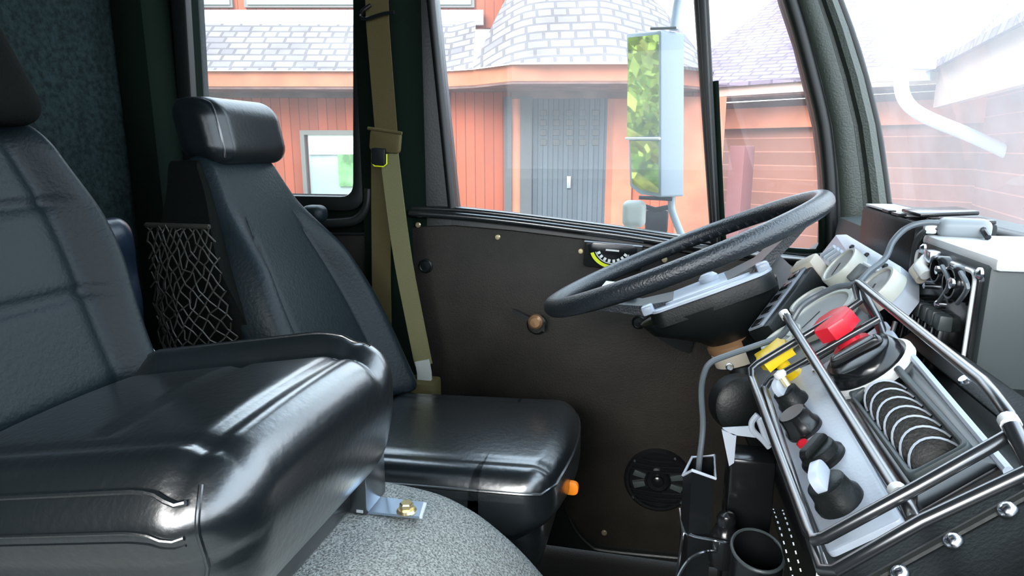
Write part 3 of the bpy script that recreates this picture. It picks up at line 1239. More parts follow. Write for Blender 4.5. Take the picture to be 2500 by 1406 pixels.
hd = part('headrest', MB().rbox(drv_head, 36), LEATHERH, drv, sharp=60)
k = MB()
k.tube([drv_head(V((t, -.80, 1))) for t in [-.9, -.5, 0, .5, .9]] + [drv_head(V((1, -.80, t))) for t in [.9, .5, 0, -.5, -.9]], .003, 8)
part('piping', k, LEATHER, hd)
for y in (1.24, 1.33):
    k = MB(); k.tube([(-.935, y, .90), (-.925, y, 1.00)], .008, 8)
    part('headrest_post', k, STEEL, drv)
def drv_shell(p):
    q = rb(remap(p), (1, .20, .305), .03)
    x, y, z = p.x, q.y, q.z
    y *= 1 - .40 * sst(.08, .30, z)
    xf = -.762 - .50 * (z - .03)
    xr = min(-.945 - .06 * z, xf - .06)
    return V(((xf + xr) / 2 + (q.x) * (xf - xr) / 2, 1.250 + y, .672 + z))


part('back_shell', MB().rbox(drv_shell, 30), DARKCLOTH, drv, sharp=60)
k = MB()
k.rbox(lambda p: oY(768, 522, 1.50) + rb(remap(p), (.030, .028, .022), .02), 14)
k.tube([oY(768, 535, 1.50), oY(790, 610, 1.50), oY(800, 720, 1.50)], .013, 10)
part('armrest', k, LEATHER2, drv)
tb = MB()
tp = oP(1372, 1185, V((-.2, 1.16, 0)), V((0, 1, 0)))
Mt = frame(tp, (1, 0, 0), (0, -1, 0))
tb.prism(Mt, rounded([(-.03, -.0135), (.033, -.0135), (.033, .0135), (-.03, .0135)], [0, .012, .012, 0]), .010, bev=.002)
tag(part('release_tab', tb, ORANGE, drv), 'orange release tab')

# cargo net hung along the driver seat's near side, jacket behind it
netb = MB()
rnd = random.Random(4)
def netpt(s, t):
    # s across (x), t down
    x = -.945 + .135 * s
    y = 1.030 - .040 * sin(pi * t) * sin(pi * min(1, max(0, s)))
    z = .86 - .44 * t
    return V((x + .08 * t * s, y + .012, z))
NS, NT = 9, 15
for i in range(-NT, NS + NT):
    for dr in (1, -1):
        pts = []
        for j in range(0, NT * 2 + 1):
            s = (i + dr * j * .5) / NS
            if 0 <= s <= 1:
                q = netpt(s, j / (NT * 2))
                pts.append(q + V((rnd.gauss(0, .0022), rnd.gauss(0, .003), rnd.gauss(0, .0022))))
        if len(pts) > 2:
            netb.tube(pts, .0016, 5)
netb.tube([netpt(s / 8, 0) for s in range(9)], .005, 8)
tag(part('cargo_net', netb, NETM), 'black cord net hanging on the near side of the driver backrest', 'net')


def jacketf(p):
    q = rb(remap(p), (.085, .06, .15), .05)
    x, y, z = q
    n = .014 * sin(31 * z + 22 * x) + .011 * sin(47 * x - 29 * z + 1.3) + .008 * sin(60 * z + 9)
    y -= n
    x += 1.1 * n - .02 * z
    z += .09 * sst(-.08, .1, x) - .05 + .010 * sin(40 * x)
    return V((-1.035 + x, .985 + y, .705 + z))


tag(part('jacket', MB().rbox(jacketf, 40), JACKET, sharp=80), 'crumpled navy jacket stuffed behind the raised seat', 'jacket')
k = MB()
k.rbox(lambda p: V((-1.14, 1.02, .50)) + rb(remap(p), (.16, .055, .055), .03), 20)
tag(part('storage_tray', k, BLACKP, sharp=60), 'black tray on the carpeted hump behind the seats holding the jacket', 'tray')

# ------------------------------------------------------------------ driver seat belt
belt = thing('seat_belt', oY(1035, 960, 1.50), 'olive seat belt hanging on the pillar behind the driver door', 'seat belt')
YB = 1.535
k = MB()
k.ribbon([oY(918, -60, YB), oY(922, 60, YB), oY(933, 200, YB), oY(944, 335, YB - .005)], .058, .0022, (1, 0, .05))
part('shoulder_webbing', k, WEB2, belt)
k = MB()
k.ribbon([oY(930, 340, YB + .015), oY(930, 500, YB + .02), oY(931, 680, YB + .02), oY(935, 860, YB + .02)], .052, .0022, (1, 0, 0))
part('rear_webbing', k, WEB2, belt)
k = MB()
k.ribbon([oY(950, 375, YB - .02), oY(965, 500, YB - .02), oY(985, 640, YB - .03), oY(1008, 760, YB - .03), oY(1034, 890, YB - .035)], .048, .0022, (1, 0, .12), smooth=3)
part('lap_webbing', k, WEB, belt)
k = MB()
c0 = oY(941, 345, YB - .02)
Mb = frame(c0, (1, 0, -.12), (0, -1, 0))
k.prism(Mb @ T(0, 0, -.006), rrect(.078, .052, .012), .014, bev=.004)
k.tube([Mb @ V((-.044, .026, .008)), Mb @ V((.044, .024, .008))], .004, 8)
part('web_guide', k, WEB2, belt)
k = MB()
c1 = oY(926, 382, YB - .028)
Mb1 = frame(c1, (1, 0, -.05), (0, -1, 0))
k.prism(Mb1, rrect(.036, .040, .006), .008, bev=.002)
part('latch_plate', k, BLACKP, belt)
k = MB()
k.tube([oY(908, 374, YB - .034), oY(908, 398, YB - .034), oY(914, 405, YB - .034), oY(936, 407, YB - .034), oY(944, 400, YB - .034), oY(944, 376, YB - .034)], .0016, 6)
tag(part('latch_trim', k, YELLOWG, belt), 'thin yellow latch outline')
k = MB()
k.ribbon([oY(1030, 880, YB - .04), oY(1036, 910, YB - .042), oY(1037, 945, YB - .042)], .036, .010, (1, 0, .1), smooth=2)
tag(part('anchor_sleeve', k, WEBPALE, belt), 'pale anchor sleeve')
k = MB()
k.bx(oY(1008, 966, 1.53), oY(1056, 940, 1.46), .008)
part('retractor', k, WEB2, belt)
k = MB()
k.tube([oY(905, 12, YB - .01), oY(886, 26, YB - .012), oY(880, 40, YB - .012), oY(895, 46, YB - .012), oY(935, 34, YB - .012), oY(962, 30, YB - .012)], .0045, 8, smooth=3)
part('upper_loop', k, BLACKG, belt)

# ------------------------------------------------------------------ dashboard
SL = R(40)
PV, PN = V((cos(SL), 0, sin(SL))), V((-sin(SL), 0, cos(SL)))
PO = V((.150, 0, .669))
MD = frame(PO, PV, PN)                  # local x up the slope, y towards the driver, z out of the panel
MDI = MD.inverted()


def D(px, py, h=0.0):
    p = MDI @ oP(px, py, PO + PN * h, PN)
    return (p.x, p.y)


def DW(px, py, h=0.0): return oP(px, py, PO + PN * h, PN)


dash = thing('dashboard', (.35, .95, .2), 'black sloping dashboard with grey switch panels and round gauges facing the driver', 'dashboard')


def xzprism(pts, y0, y1, bev=0.0):
    return MB().prism(frame((0, y1, 0), (1, 0, 0), (0, -1, 0)), pts, y1 - y0, bev=bev)


sA = min(D(2030, 1364)[0], D(1862, 947)[0]) - .004
bodyp = [(.150 + sA * cos(SL), .669 + sA * sin(SL)), (.262, .763), (.276, .748), (.300, .735), (.60, .735), (.60, .15), (.44, .15), (.34, .40), (.25, .62)]
part('body', xzprism(bodyp, .41, 1.56, .006), BLACKP, dash)
part('top_shelf', xzprism([(.36, .73), (.375, .853), (.53, .866), (.60, .83), (.60, .73)], 1.03, 1.56, .008), GREYD, dash)
# grey plate carrying four knobs
k = MB()
k.prism(MD, rounded([D(1862, 947), D(1992, 893), D(2214, 1279), D(2030, 1364)], .006), .006, bev=.002)
plate = tag(part('knob_panel', k, GREYP, dash), 'grey plate with a row of knobs')
k = MB()
k.prism(MD, rounded([D(2012, 900), D(2168, 790), D(2228, 872), D(2066, 966)], .006), .006, bev=.002)
part('switch_panel', k, GREYP, dash)
k = MB()
k.prism(MD, rounded([D(1880, 905), D(2085, 700), D(2160, 780), D(1990, 884)], .01), .003, bev=.001)
part('instrument_panel', k, GREYD, dash)


def knob(px, py, r, h, blade, par, kmat=BLACKP, ang=0., bmat=None, base=.006):
    x, y = D(px, py, base)
    M = MD @ T(x, y, base) @ Matrix.Rotation(ang, 4, 'Z')
    m = MB()
    m.lathe(M, [(r, 0), (r, h * .25), (r * .86, h * .45), (r * .80, h), (r * .72, h * 1.06), (0, h * 1.06)], 28)
    o = part('knob', m, kmat, par)
    if blade:
        m = MB()
        m.prism(M @ T(0, 0, h) @ Matrix.Rotation(R(90), 4, 'X') @ T(0, 0, -r * .2), rounded([(-r * .78, -.002), (r * .78, -.002), (r * .70, blade), (-r * .70, blade)], blade * .6), r * .4, bev=.001)
        part('knob_grip', m, bmat or kmat, o)
    return o


knob(1940, 985, .019, .020, .018, dash, BLACKP, R(60), GREYP)
knob(1966, 1050, .021, .024, 0, dash, BLACKG, 0)
knob(2012, 1120, .023, .014, .008, dash, BLACKP, R(35))
knob(2052, 1225, .022, .022, .018, dash, BLACKP, R(70), GREYP)
x, y = D(1962, 1086, .006)
k = MB(); k.lathe(MD @ T(x, y, .006), [(.006, 0), (.006, .004), (.003, .006), (0, .0065)], 14)
tag(part('warning_light', k, RED, plate), 'small red light')
# air vent
k = MB()
vo = [D(2060, 966), D(2228, 873), D(2462, 1152), D(2246, 1274)]
vi = [D(2105, 990), D(2200, 927), D(2372, 1118), D(2250, 1180)]
k.prism(MD, rounded(vo, .004), .008, [rounded(vi, .006)], .002)
vent_ = part('air_vent', k, BLACKG, dash)
k = MB()
k.prism(MD, rounded([D(2086, 980), D(2206, 904), D(2398, 1118), D(2240, 1200)], .008), .015, [rounded(vi, .006)], .003)
part('vent_bezel', k, GREYD, vent_)
k = MB(); k.prism(MD @ T(0, 0, -.018), vo, .003)
part('vent_back', k, BLACKP, vent_)
va, vb = V((*D(2158, 968), 0)), V((*D(2302, 1146), 0))
vw = (V((*D(2200, 927), 0)) - V((*D(2105, 990), 0))).length * .46
for i in range(7):
    c = va.lerp(vb, (i + .5) / 7)
    pts = [(cos(a) * vw, sin(a) * .026) for a in [pi * j / 14 for j in range(15)]]
    Mf = MD @ T(c.x, c.y, -.006) @ Matrix.Rotation(R(62), 4, 'X')
    m = MB(); m.prism(Mf, pts, .0035, bev=.001)
    f = part('louvre', m, BLACKP, vent_)
    m = MB(); m.tube([Mf @ V((p[0], p[1], .0018)) for p in pts[1:-1]], .0017, 6)
    part('louvre_edge', m, GREYP, vent_)
k = MB()
k.tube([DW(2228, 872, .008), DW(2462, 1150, .008)], .0038, 8)
part('edge_glint', k, GREYP, dash)  # pale tube imitates the bright reflection along the panel edge
# big rotary switch
x, y = D(2126, 906, .006)
M = MD @ T(x, y, .006)
bk = tag(part('rotary_switch', MB().lathe(M, [(.052, 0), (.052, .006), (.047, .010), (.045, .006), (.0, .006)], 40), WHITEP, dash), 'large black rotary switch in a pale ring')
kk = MB().lathe(M, [(.043, .004), (.043, .016), (.039, .024), (.036, .026), (0, .027)], 36)
kd = part('switch_dial', kk, BLACKG, bk)
m = MB()
m.prism(M @ Matrix.Rotation(R(-10), 4, 'Z') @ T(0, 0, .026) @ Matrix.Rotation(R(90), 4, 'X') @ T(0, 0, -.006), rounded([(-.034, -.004), (.034, -.004), (.028, .009), (-.028, .009)], .007), .012, bev=.004)
part('switch_grip', m, BLACKG, kd)
for (px, py) in ((1995, 905), (2150, 960), (2050, 890)):
    x, y = D(px, py, .006)
    screw(MD @ V((x, y, .006)), .006, STEEL, dash, PN)
# parking brake (yellow) and trailer supply (red) push knobs
x, y = D(1938, 925)
M = MD @ T(x, y, 0)
yk = tag(part('brake_knob', MB().prism(M @ T(0, 0, .034) @ Matrix.Rotation(R(8), 4, 'Z'), [(.024 * (1 - .16 * abs(sin(2 * a))) * max(.1, 1 / max(abs(cos(a)), abs(sin(a)))) * cos(a), .024 * (1 - .16 * abs(sin(2 * a + pi / 2))) / max(abs(cos(a)), abs(sin(a))) * sin(a)) for a in [2 * pi * j / 40 for j in range(40)]], .018, bev=.003), YELLOW, dash), 'square yellow brake knob')
m = MB(); m.lathe(M, [(.016, 0), (.016, .006), (.009, .010), (.009, .036)], 20)
part('knob_stem', m, YELLOW, yk)
x, y = D(2087, 853)
M = MD @ T(x, y, 0)
rk = tag(part('trailer_knob', MB().prism(M @ T(0, 0, .032) @ Matrix.Rotation(R(22.5), 4, 'Z'), [(.028 * cos(2 * pi * j / 8), .028 * sin(2 * pi * j / 8)) for j in range(8)], .020, bev=.004), RED, dash), 'eight sided red brake knob')
m = MB(); m.lathe(M, [(.024, 0), (.024, .008), (.015, .012), (.014, .034)], 20)
part('knob_stem', m, RED, rk)
# brass pin
a, c = oY(1905, 915, .82), oY(1924, 942, .815)
k = MB(); k.tube([a, c], .0045, 10)
bp_ = part('pull_pin', k, BRASS, dash)
k = MB(); k.lathe(frame(a, (0, 1, 0), a - c), [(.006, -.004), (.008, 0), (.007, .004), (0, .006)], 16)
part('pin_head', k, WHITEP, bp_)


def gauge(px, py, r, par, h=.0, Mpl=None, dep=.016, bez=CREAM):
    M = Mpl if Mpl is not None else (MD @ T(*D(px, py, h + dep), h))
    o = part('gauge', MB().lathe(M, [(r, 0), (r, dep), (r * .96, dep + .003), (r * .86, dep + .003), (r * .82, dep - .001), (0, dep - .001)], 40), bez, par)
    m = MB().lathe(M, [(r * .82, dep - .001), (r * .82, dep + .0005), (0, dep + .0008)], 36)
    part('dial', m, DIAL, o)
    m = MB()
    m.prism(M @ T(0, 0, dep + .0012) @ Matrix.Rotation(R(210), 4, 'Z'), [(-.004, -.0012), (r * .62, -.0006), (r * .62, .0006), (-.004, .0012)], .0006)
    part('needle', m, BLACKP, o)
    return o


gauge(1974, 733, .034, dash)
gauge(1998, 766, .058, dash)
gauge(1906, 825, .034, dash)
# raised grey gauge housing nearer the windshield
SG = R(52)
GV, GN = V((cos(SG), 0, sin(SG))), V((-sin(SG), 0, cos(SG)))
GO = V((.322, 0, .842))
MG = frame(GO, GV, GN)
MGI = MG.inverted()


def G(px, py, h=0.0):
    p = MGI @ oP(px, py, GO + GN * h, GN)
    return (p.x, p.y)


k = MB()
gp = [G(2043, 574), G(2068, 573), G(2202, 652), G(2200, 702), G(2160, 752), G(1998, 632)]
k.prism(MG @ T(0, 0, -.03), rounded(gp, .004), .032, bev=.002)
gh = tag(part('gauge_housing', k, GREYP, dash), 'light grey housing with two gauges')
for (px, py) in ((2081, 604), (2117, 624), (2162, 651)):
    screw(MG @ V((*G(px, py, .002), .002)), .0045, BLACKP, gh, GN)
k = MB()
for i in range(4):
    a, c = G(2040 + i * 9, 604 + i * 6, .002), G(2008 + i * 9, 626 + i * 5, .002)
    k.tube([MG @ V((*a, .004)), MG @ V((*c, .004))], .0042, 8)
part('rib', k, GREYP, gh)
k = MB()
a, c = G(2082, 628, .002), G(2150, 668, .002)
k.tube([MG @ V((*a, .004)), MG @ V((*c, .004))], .0036, 8)
part('ledge', k, WHITEP, gh)
gauge(0, 0, .035, dash, Mpl=MG @ T(*G(2052, 650, .020), .002), dep=.020)
gauge(0, 0, .034, dash, Mpl=MG @ T(*G(2138, 702, .018), .002), dep=.018)
k = MB()
M = MG @ T(*G(2100, 672, .004), .0) 
k.box(M @ T(0, 0, .006), .03, .035, .014, .003)
part('switch_block', k, GREYD, gh)
k = MB()
for (px, py) in ((2086, 708), (2104, 724)):
    k.box(MD @ T(*D(px, py, .01), .008), .016, .014, .012, .003)
part('indicator', k, WHITEP, dash)
# long switch box with slots beside the steering column
hb = .030
s0, s1 = D(1852, 808, hb), D(1962, 662, hb)
yc = (s0[1] + s1[1]) / 2
ln = math.hypot(s1[0] - s0[0], s1[1] - s0[1])
Ms = MD @ T((s0[0] + s1[0]) / 2, yc + .012, 0) @ Matrix.Rotation(math.atan2(s1[1] - s0[1], s1[0] - s0[0]), 4, 'Z')
k = MB(); k.box(Ms @ T(0, 0, hb / 2 - .02), ln, .044, hb + .04, .004)
sb = tag(part('switch_box', k, BLACKP, dash), 'long dark switch box with slots')
k = MB(); k.box(Ms @ T(0, .004, hb + .002), ln * .98, .030, .004, .001)
part('slot_strip', k, mat('grey_slot_strip', (.22, .25, .29), .4), sb)
for i in range(5):
    k = MB(); k.box(Ms @ T(-ln * .42 + ln * .2 * i, .004, hb + .003), ln * .11, .018, .006, .001)
    part('slot', k, BLACKG, sb)
k = MB(); k.box(Ms @ T(ln * .5 + .016, 0, hb * .5), .036, .048, hb + .02, .006)
tag(part('end_cap', k, TAN, sb), 'cream end cap')

# tubular guard cage over the panels
cage = thing('guard_cage', DW(2010, 1395), 'black tubular guard cage standing over the dashboard knobs and vent', 'guard frame')


def C3(*p): return [oY(*q) for q in p]


k = MB()
k.tube(C3((1990, 1318, .495), (2012, 1312, .492), (2230, 1194, .49), (2455, 1068, .50), (2478, 1046, .505), (2462, 1012, .515), (2425, 962, .54), (2400, 932, .56), (2100, 692, .90), (2093, 690, .905), (2088, 697, .905), (2098, 735, .885), (2060, 762, .885), (1850, 888, .87), (1834, 902, .865), (1836, 925, .855), (1974, 1300, .51)), .0050, 10, closed=True)
part('upper_frame', k, BLACKM, cage)
k = MB()
k.tube(C3((1866, 950, .84), (1990, 1340, .50), (2008, 1392, .475), (2040, 1392, .465), (2250, 1272, .465), (2520, 1146, .47)), .0050, 10)
k.tube(C3((1866, 950, .84), (1880, 928, .85), (2145, 778, .86)), .0045, 10)
part('lower_frame', k, BLACKM, cage)
k = MB(); k.tube(C3((1912, 764, .955), (1922, 776, .945), (2190, 1200, .515), (2218, 1240, .49), (2232, 1272, .475)), .0058, 10)
part('middle_bar', k, BLACKM, cage)
k = MB()
k.tube(C3((2094, 692, .905), (2140, 775, .88), (2168, 850, .85)), .006, 10)
k.tube(C3((2186, 785, .86), (2168, 846, .85)), .003, 8)
part('rear_leg', k, BLACKM, cage)
k = MB(); k.tube(C3((2470, 1040, .50), (2520, 1146, .47)), .006, 10)
part('front_leg', k, BLACKM, cage)
for q in ((1916, 768, .952), (2192, 1200, .508), (2464, 1030, .505)):
    k = MB(); k.tube(C3((q[0] - 4, q[1] - 6, q[2] + .004), (q[0] + 5, q[1] + 8, q[2] - .004)), .0068, 12)
    tag(part('end_cap', k, WHITEP, cage), 'pale end cap')
for (px, py) in ((2452, 1236), (2320, 1312), (2190, 1392)):
    x, y = D(px, py, .004)
    m = MB(); m.lathe(MD @ T(x, y, 0), [(.0068, 0), (.0068, .002), (.005, .0045), (.0025, .006), (0, .0063)], 20)
    part('dash_bolt', m, STEEL, dash)
k = MB(); k.tube([DW(2100, 1432, .0), DW(2300, 1322, .0), DW(2560, 1180, .0)], .004, 8)
part('flange_bead', k, TRIM, dash)

# ------------------------------------------------------------------ boxes on the dashboard
XF = .352
MF = frame((XF, 0, 0), (0, -1, 0), (-1, 0, 0))       # local x = -Y, local y = Z, local z = out of the face
b1 = thing('speaker_housing', (.40, 1.18, .70), 'black slotted housing at the windshield corner of the dashboard', 'housing')
k = MB(); k.bx((XF, 1.045, .705), (.46, 1.315, .898), .008)
part('shell', k, BLACKP, b1)
k = MB(); k.bx((XF + .004, 1.10, .899), (XF + .05, 1.305, .903), .001)
part('top_reflection', k, WHITEP, b1)  # white strip painted for the sky reflecting off the black top
for (px, py) in ((2168, 514), (2192, 522)):
    p = oZ(px, py, .9035)
    m = MB(); m.bx(p + V((-.004, -.016, -.002)), p + V((.007, .016, .0015)))
    part('slot', m, BLACKG, b1)
k = MB()
k.box(T(.395, 1.085, .909) @ Matrix.Rotation(R(-4), 4, 'Y'), .075, .08, .006, .002)
k.box(T(.405, 1.035, .901) @ Matrix.Rotation(R(-2), 4, 'Y'), .07, .05, .006, .002)
part('lid', k, BLACKG, b1)
b2 = thing('control_box', (.46, .93, .70), 'large black box with lid painted in white sky reflection and toggle switches under the windshield', 'control box')
k = MB(); k.bx((XF, .808, .66), (.62, 1.015, .876), .008)
part('shell', k, GREYD, b2)
k = MB(); k.bx((XF + .002, .801, .868), (.62, 1.018, .884), .006)
tag(part('lid', k, WHITEP, b2), 'lid whitened as reflected sky')  # lid coloured white to imitate its bright sky reflection
fr_ = rounded([(-1.008, .68), (-.816, .68), (-.816, .866), (-1.008, .866)], .012)
k = MB(); k.prism(MF, fr_, .006, bev=.002)
fp = part('front_panel', k, BLACKG, b2)
k = MB()
ins = [(x * .94 + -.912 * .06, z * .97 + .773 * .03) for x, z in fr_]
k.tube([MF @ V((x, z, .007)) for x, z in ins], .0026, 6, closed=True)
part('panel_bead', k, WHITEP, fp)


def F(px, py, h=.006):
    p = oX(px, py, XF - h)
    return V((XF - h, p.y, p.z))


def lat(P, prof, m, name, par, n=20):
    k = MB(); k.lathe(frame(P, (0, -1, 0), (-1, 0, 0)), prof, n)
    return part(name, k, m, par)


lat(F(2258, 606), [(.006, 0), (.006, .003), (.003, .006), (0, .006)], STEEL, 'panel_screw', fp)
lat(F(2395, 668), [(.007, 0), (.007, .003), (.003, .006), (0, .006)], STEEL, 'panel_screw', fp)
lat(F(2297, 742), [(.006, 0), (.006, .004), (.003, .007), (0, .007)], STEEL, 'panel_screw', fp)
for (px, py, r) in ((2312, 660, .018), (2348, 692, .022)):
    o = lat(F(px, py), [(r, 0), (r, .010), (r * .86, .014), (r * .74, .014), (r * .70, .004), (0, .004)], BLACKG, 'connector', b2, 28)
    m = MB(); m.lathe(frame(F(px, py, .011), (0, -1, 0), (-1, 0, 0)), [(r * .3, 0), (r * .3, .012), (0, .014)], 14)
    part('connector_pin', m, STEEL, o)
k = MB()
k.box(frame(F(2276, 626, .012), (0, -1, 0), (-1, 0, 0)), .022, .016, .014, .003)
part('switch_base', k, STEEL, fp)
for (px, py, m_) in ((2262, 650, WHITEP), (2250, 660, TAN)):
    a = F(px, py - 18, .012); c = F(px, py + 22, .020)
    k = MB(); k.tube([a, a.lerp(c, .5) + V((-.008, 0, 0)), c], .0075, 12)
    part('toggle', k, m_, fp)
for (px, py) in ((2250, 692), (2272, 698)):
    lat(F(px, py), [(.004, 0), (.004, .008), (0, .010)], STEEL, 'contact', fp, 12)
k = MB()
for (x0, y0, x1, y1) in ((2300, 650, 2318, 735), (2345, 665, 2362, 740)):
    k.tube([F(x0, y0, .02), F((x0 + x1) / 2 + 8, (y0 + y1) / 2, .022), F(x1 - 25, y1, .012)], .0028, 8, smooth=5)
part('jumper_wire', k, CABLE, fp)
# terminal block with six fins
tb_ = thing('switch_bank', oY(2270, 790, .92), 'row of six black rocker switches below the control box', 'switch bank')
A, B_ = oY(2200, 724, 1.0), oY(2352, 790, .865)
ax = (B_ - A).normalized()
Mt = frame((A + B_) / 2, ax, (-1, 0, .1))
L = (B_ - A).length
k = MB(); k.box(Mt @ T(0, -.032, -.02), L, .085, .03, .003)
part('bank_base', k, BLACKP, tb_)
for i in range(6):
    x = -L / 2 + L * (i + .5) / 6
    k = MB(); k.box(Mt @ T(x, -.004, .002), L / 6 * .86, .020, .022, .003)
    r_ = part('rocker', k, GREYD, tb_)
    k = MB(); k.box(Mt @ T(x, -.040, .0), L / 6 * .5, .056, .018, .003)
    part('terminal', k, BLACKG, r_)
for t in (-.5, .5):
    screw(Mt @ V((t * L * .96, -.035, -.004)), .005, STEEL, tb_, (-1, 0, 0))
k = MB(); k.tube([oY(2180, 752, .98), oY(2222, 722, .985)], .008, 12)
part('end_post', k, GREYP, tb_)
k = MB(); k.box(frame(oY(2350, 900, .78), PV, PN) @ T(0, 0, -.01), .03, .34, .008, .002)
part('flange', k, BLACKP, dash)
screw(oY(2358, 930, .70), .007, STEEL, dash, PN)
# inline connector and its cable
cn = thing('cable_adapter', oY(2350, 575, 1.0), 'pale grey cable adapter lying on top of the control box', 'adapter')
Pc = oY(2352, 558, 1.0)
Mc = frame(Pc, (1, -.25, .0), (0, 0, 1))
def adp(p):
    q = rb(remap(p), (.031, .018, .014), .011)
    return Mc @ q
part('adapter_body', MB().rbox(adp, 12), mat('grey_adapter_plastic', (.26, .29, .31), .4), cn)
k = MB(); k.box(Mc @ T(-.038, 0, 0), .016, .020, .018, .004)
part('plug', k, WHITEP, cn)
k = MB(); k.tube([Mc @ V((.028, 0, 0)), oY(2400, 560, .98), oY(2412, 580, .96)], .004, 8, smooth=4)
part('adapter_lead', k, BLACKG, cn)
k = MB()
k.tube(C3((2312, 548, 1.0), (2265, 543, 1.0), (2215, 556, 1.0), (2180, 590, .99), (2160, 632, .97), (2120, 664, .95), (2095, 690, .935), (2066, 697, .94), (2038, 702, .95), (1990, 725, .96), (1955, 750, .955), (1930, 790, .95), (1902, 822, .94), (1850, 842, .93), (1780, 866, .92), (1735, 885, .915), (1718, 915, .915), (1712, 960, .92), (1716, 1040, .92), (1708, 1120, .905), (1700, 1190, .90), (1678, 1250, .90), (1672, 1300, .90)), .0042, 9, smooth=5)
tag(part('cable', k, CABLE), 'thin grey cable looping from the adapter across the gauges down past the steering column', 'cable')
k = MB()
k.tube(C3((2308, 556, 1.0), (2262, 562, 1.005), (2238, 590, 1.01), (2229, 640, 1.012), (2226, 680, 1.012)), .0042, 9, smooth=5)
tag(part('cable', k, CABLEK), 'short black cable dropping from the adapter behind the toggle box', 'cable')

# ------------------------------------------------------------------ steering wheel and column
TW = R(24.3)
wx = V((cos(TW), 0, sin(TW)))
wy = V((0, cos(R(4)), -sin(R(4))))
wnrm = wx.cross(wy).normalized()
WC = V((.034, 1.245, .808))
MW = frame(WC, wx, wnrm)
sw = thing('steering_wheel', WC, 'large black two spoke steering wheel tilted in front of the driver seat', 'steering wheel', M=MW)
k = MB()
nseg = 120
RW = .256
pts = [MW @ V((RW * cos(2 * pi * i / nseg), RW * sin(2 * pi * i / nseg), 0)) for i in range(nseg)]
k.tube(pts, .0175, 16, closed=True)
rim = part('rim', k, RIMM, sw)
for a0, a1 in ((35, 100), (200, 250)):
    k = MB()
    for a in range(a0, a1, 5):
        an = R(a)
        k.box(MW @ T((RW - .006) * cos(an), (RW - .006) * sin(an), -.004) @ Matrix.Rotation(an, 4, 'Z'), .022, .016, .022, .008)
    part('finger_grip', k, RIMM, rim)


def wl(p): return MW @ V(p)


k = MB()
k.loft([[wl((x, y0, z + t)), wl((x, y1, z + t)), wl((x, y1, z - t)), wl((x, y0, z - t))] for x, y0, y1, z, t in ((.060, -.055, .055, -.078, .010), (.12, -.045, .045, -.070, .010), (.18, -.040, .040, -.042, .009), (.235, -.042, .042, -.010, .008), (.258, -.046, .046, -.002, .008))])
k.loft([[wl((x, y0, z + t)), wl((x, y1, z + t)), wl((x, y1, z - t)), wl((x, y0, z - t))] for x, y0, y1, z, t in ((-.258, -.046, .046, -.002, .008), (-.235, -.042, .042, -.010, .008), (-.17, -.038, .038, -.034, .008), (-.10, -.045, .045, -.068, .010), (-.04, -.055, .055, -.078, .010))])
part('spoke', k, RIMM, sw)
k = MB()
k.loft([[wl((x, y0, z + .011)), wl((x, y1, z + .011)), wl((x, y1, z + .006)), wl((x, y0, z + .006))] for x, y0, y1, z in ((-.160, .010, .085, -.014), (-.106, .010, .085, -.042))])
tag(part('spoke_highlight', k, SILVER, sw), 'silver plate painting the light on the spoke')  # silver colour stands for light caught by the spoke top
hubo = rounded([(-.085, -.078), (.02, -.088), (.105, -.084), (.125, -.06), (.125, .06), (.105, .084), (.02, .088), (-.085, .078), (-.10, .05), (-.10, -.05)], .012)
k = MB(); k.prism(MW @ T(.01, 0, -.105), hubo, .028, bev=.003)
hubp = part('hub', k, BLACKP, sw)
k = MB(); k.prism(MW @ T(.01, 0, -.0772), hubo, .005, bev=.002)
tag(part('hub_top', k, GREYP, hubp), 'light grey hub top')
k = MB(); k.prism(MW @ T(.01, 0, -.073), [(x * .74, y * .74) for x, y in hubo], .005, bev=.002)
part('horn_pad', k, GREYP, hubp)
k = MB(); k.lathe(MW @ T(.03, .02, -.070), [(.018, 0), (.018, .010), (.012, .016), (0, .017)], 24)
part('horn_button', k, GREYP, hubp)
for (x, s) in ((.122, 1), (-.088, -1)):
    k = MB(); k.box(MW @ T(x, -.055, -.068), .022, .024, .018, .004)
    part('hub_clip', k, GREYP, hubp)
col = thing('steering_shaft', MW @ V((0, 0, -.3)), 'dark steering shaft with a copper collar under the wheel', 'steering shaft')
k = MB()
rings = []
for z, rx, ry in ((-.098, .130, .088), (-.125, .120, .085), (-.145, .090, .074), (-.165, .062, .057), (-.180, .048, .046)):
    rings.append([wl((.012 + .022 * sst(-.098, -.18, z) + rx * cos(a), ry * sin(a), z)) for a in [2 * pi * j / 28 for j in range(28)]])
k.loft(rings)
part('boot', k, BLACKP, col)
k = MB().lathe(MW @ T(.036, 0, -.200), [(.050, 0), (.056, .006), (.056, .016), (.046, .026), (.036, .028)], 30)
part('collar', k, COPPER, col)
k = MB().lathe(MW @ T(.036, 0, -.228), [(.040, 0), (.054, .006), (.054, .028), (.040, .030)], 30)
tag(part('collar_ring', k, TAN, col), 'tan ring under the copper collar')
k = MB().lathe(MW @ T(.036, 0, -.60), [(.036, 0), (.036, .37)], 24)
part('column_tube', k, BLACKM, col)
k = MB(); k.box(MW @ T(.036, -.02, -.34), .10, .11, .13, .012)
part('column_cover', k, BLACKP, col)
k = MB().lathe(frame(oY(1815, 990, .99), (1, 0, 0), (.2, -1, .2)), [(.045, -.03), (.045, .012), (.036, .018), (0, .018)], 30)
part('pivot_drum', k, BLACKP, col)
screw(oY(1781, 896, .985), .006, STEEL, col, (.2, -1, .3))

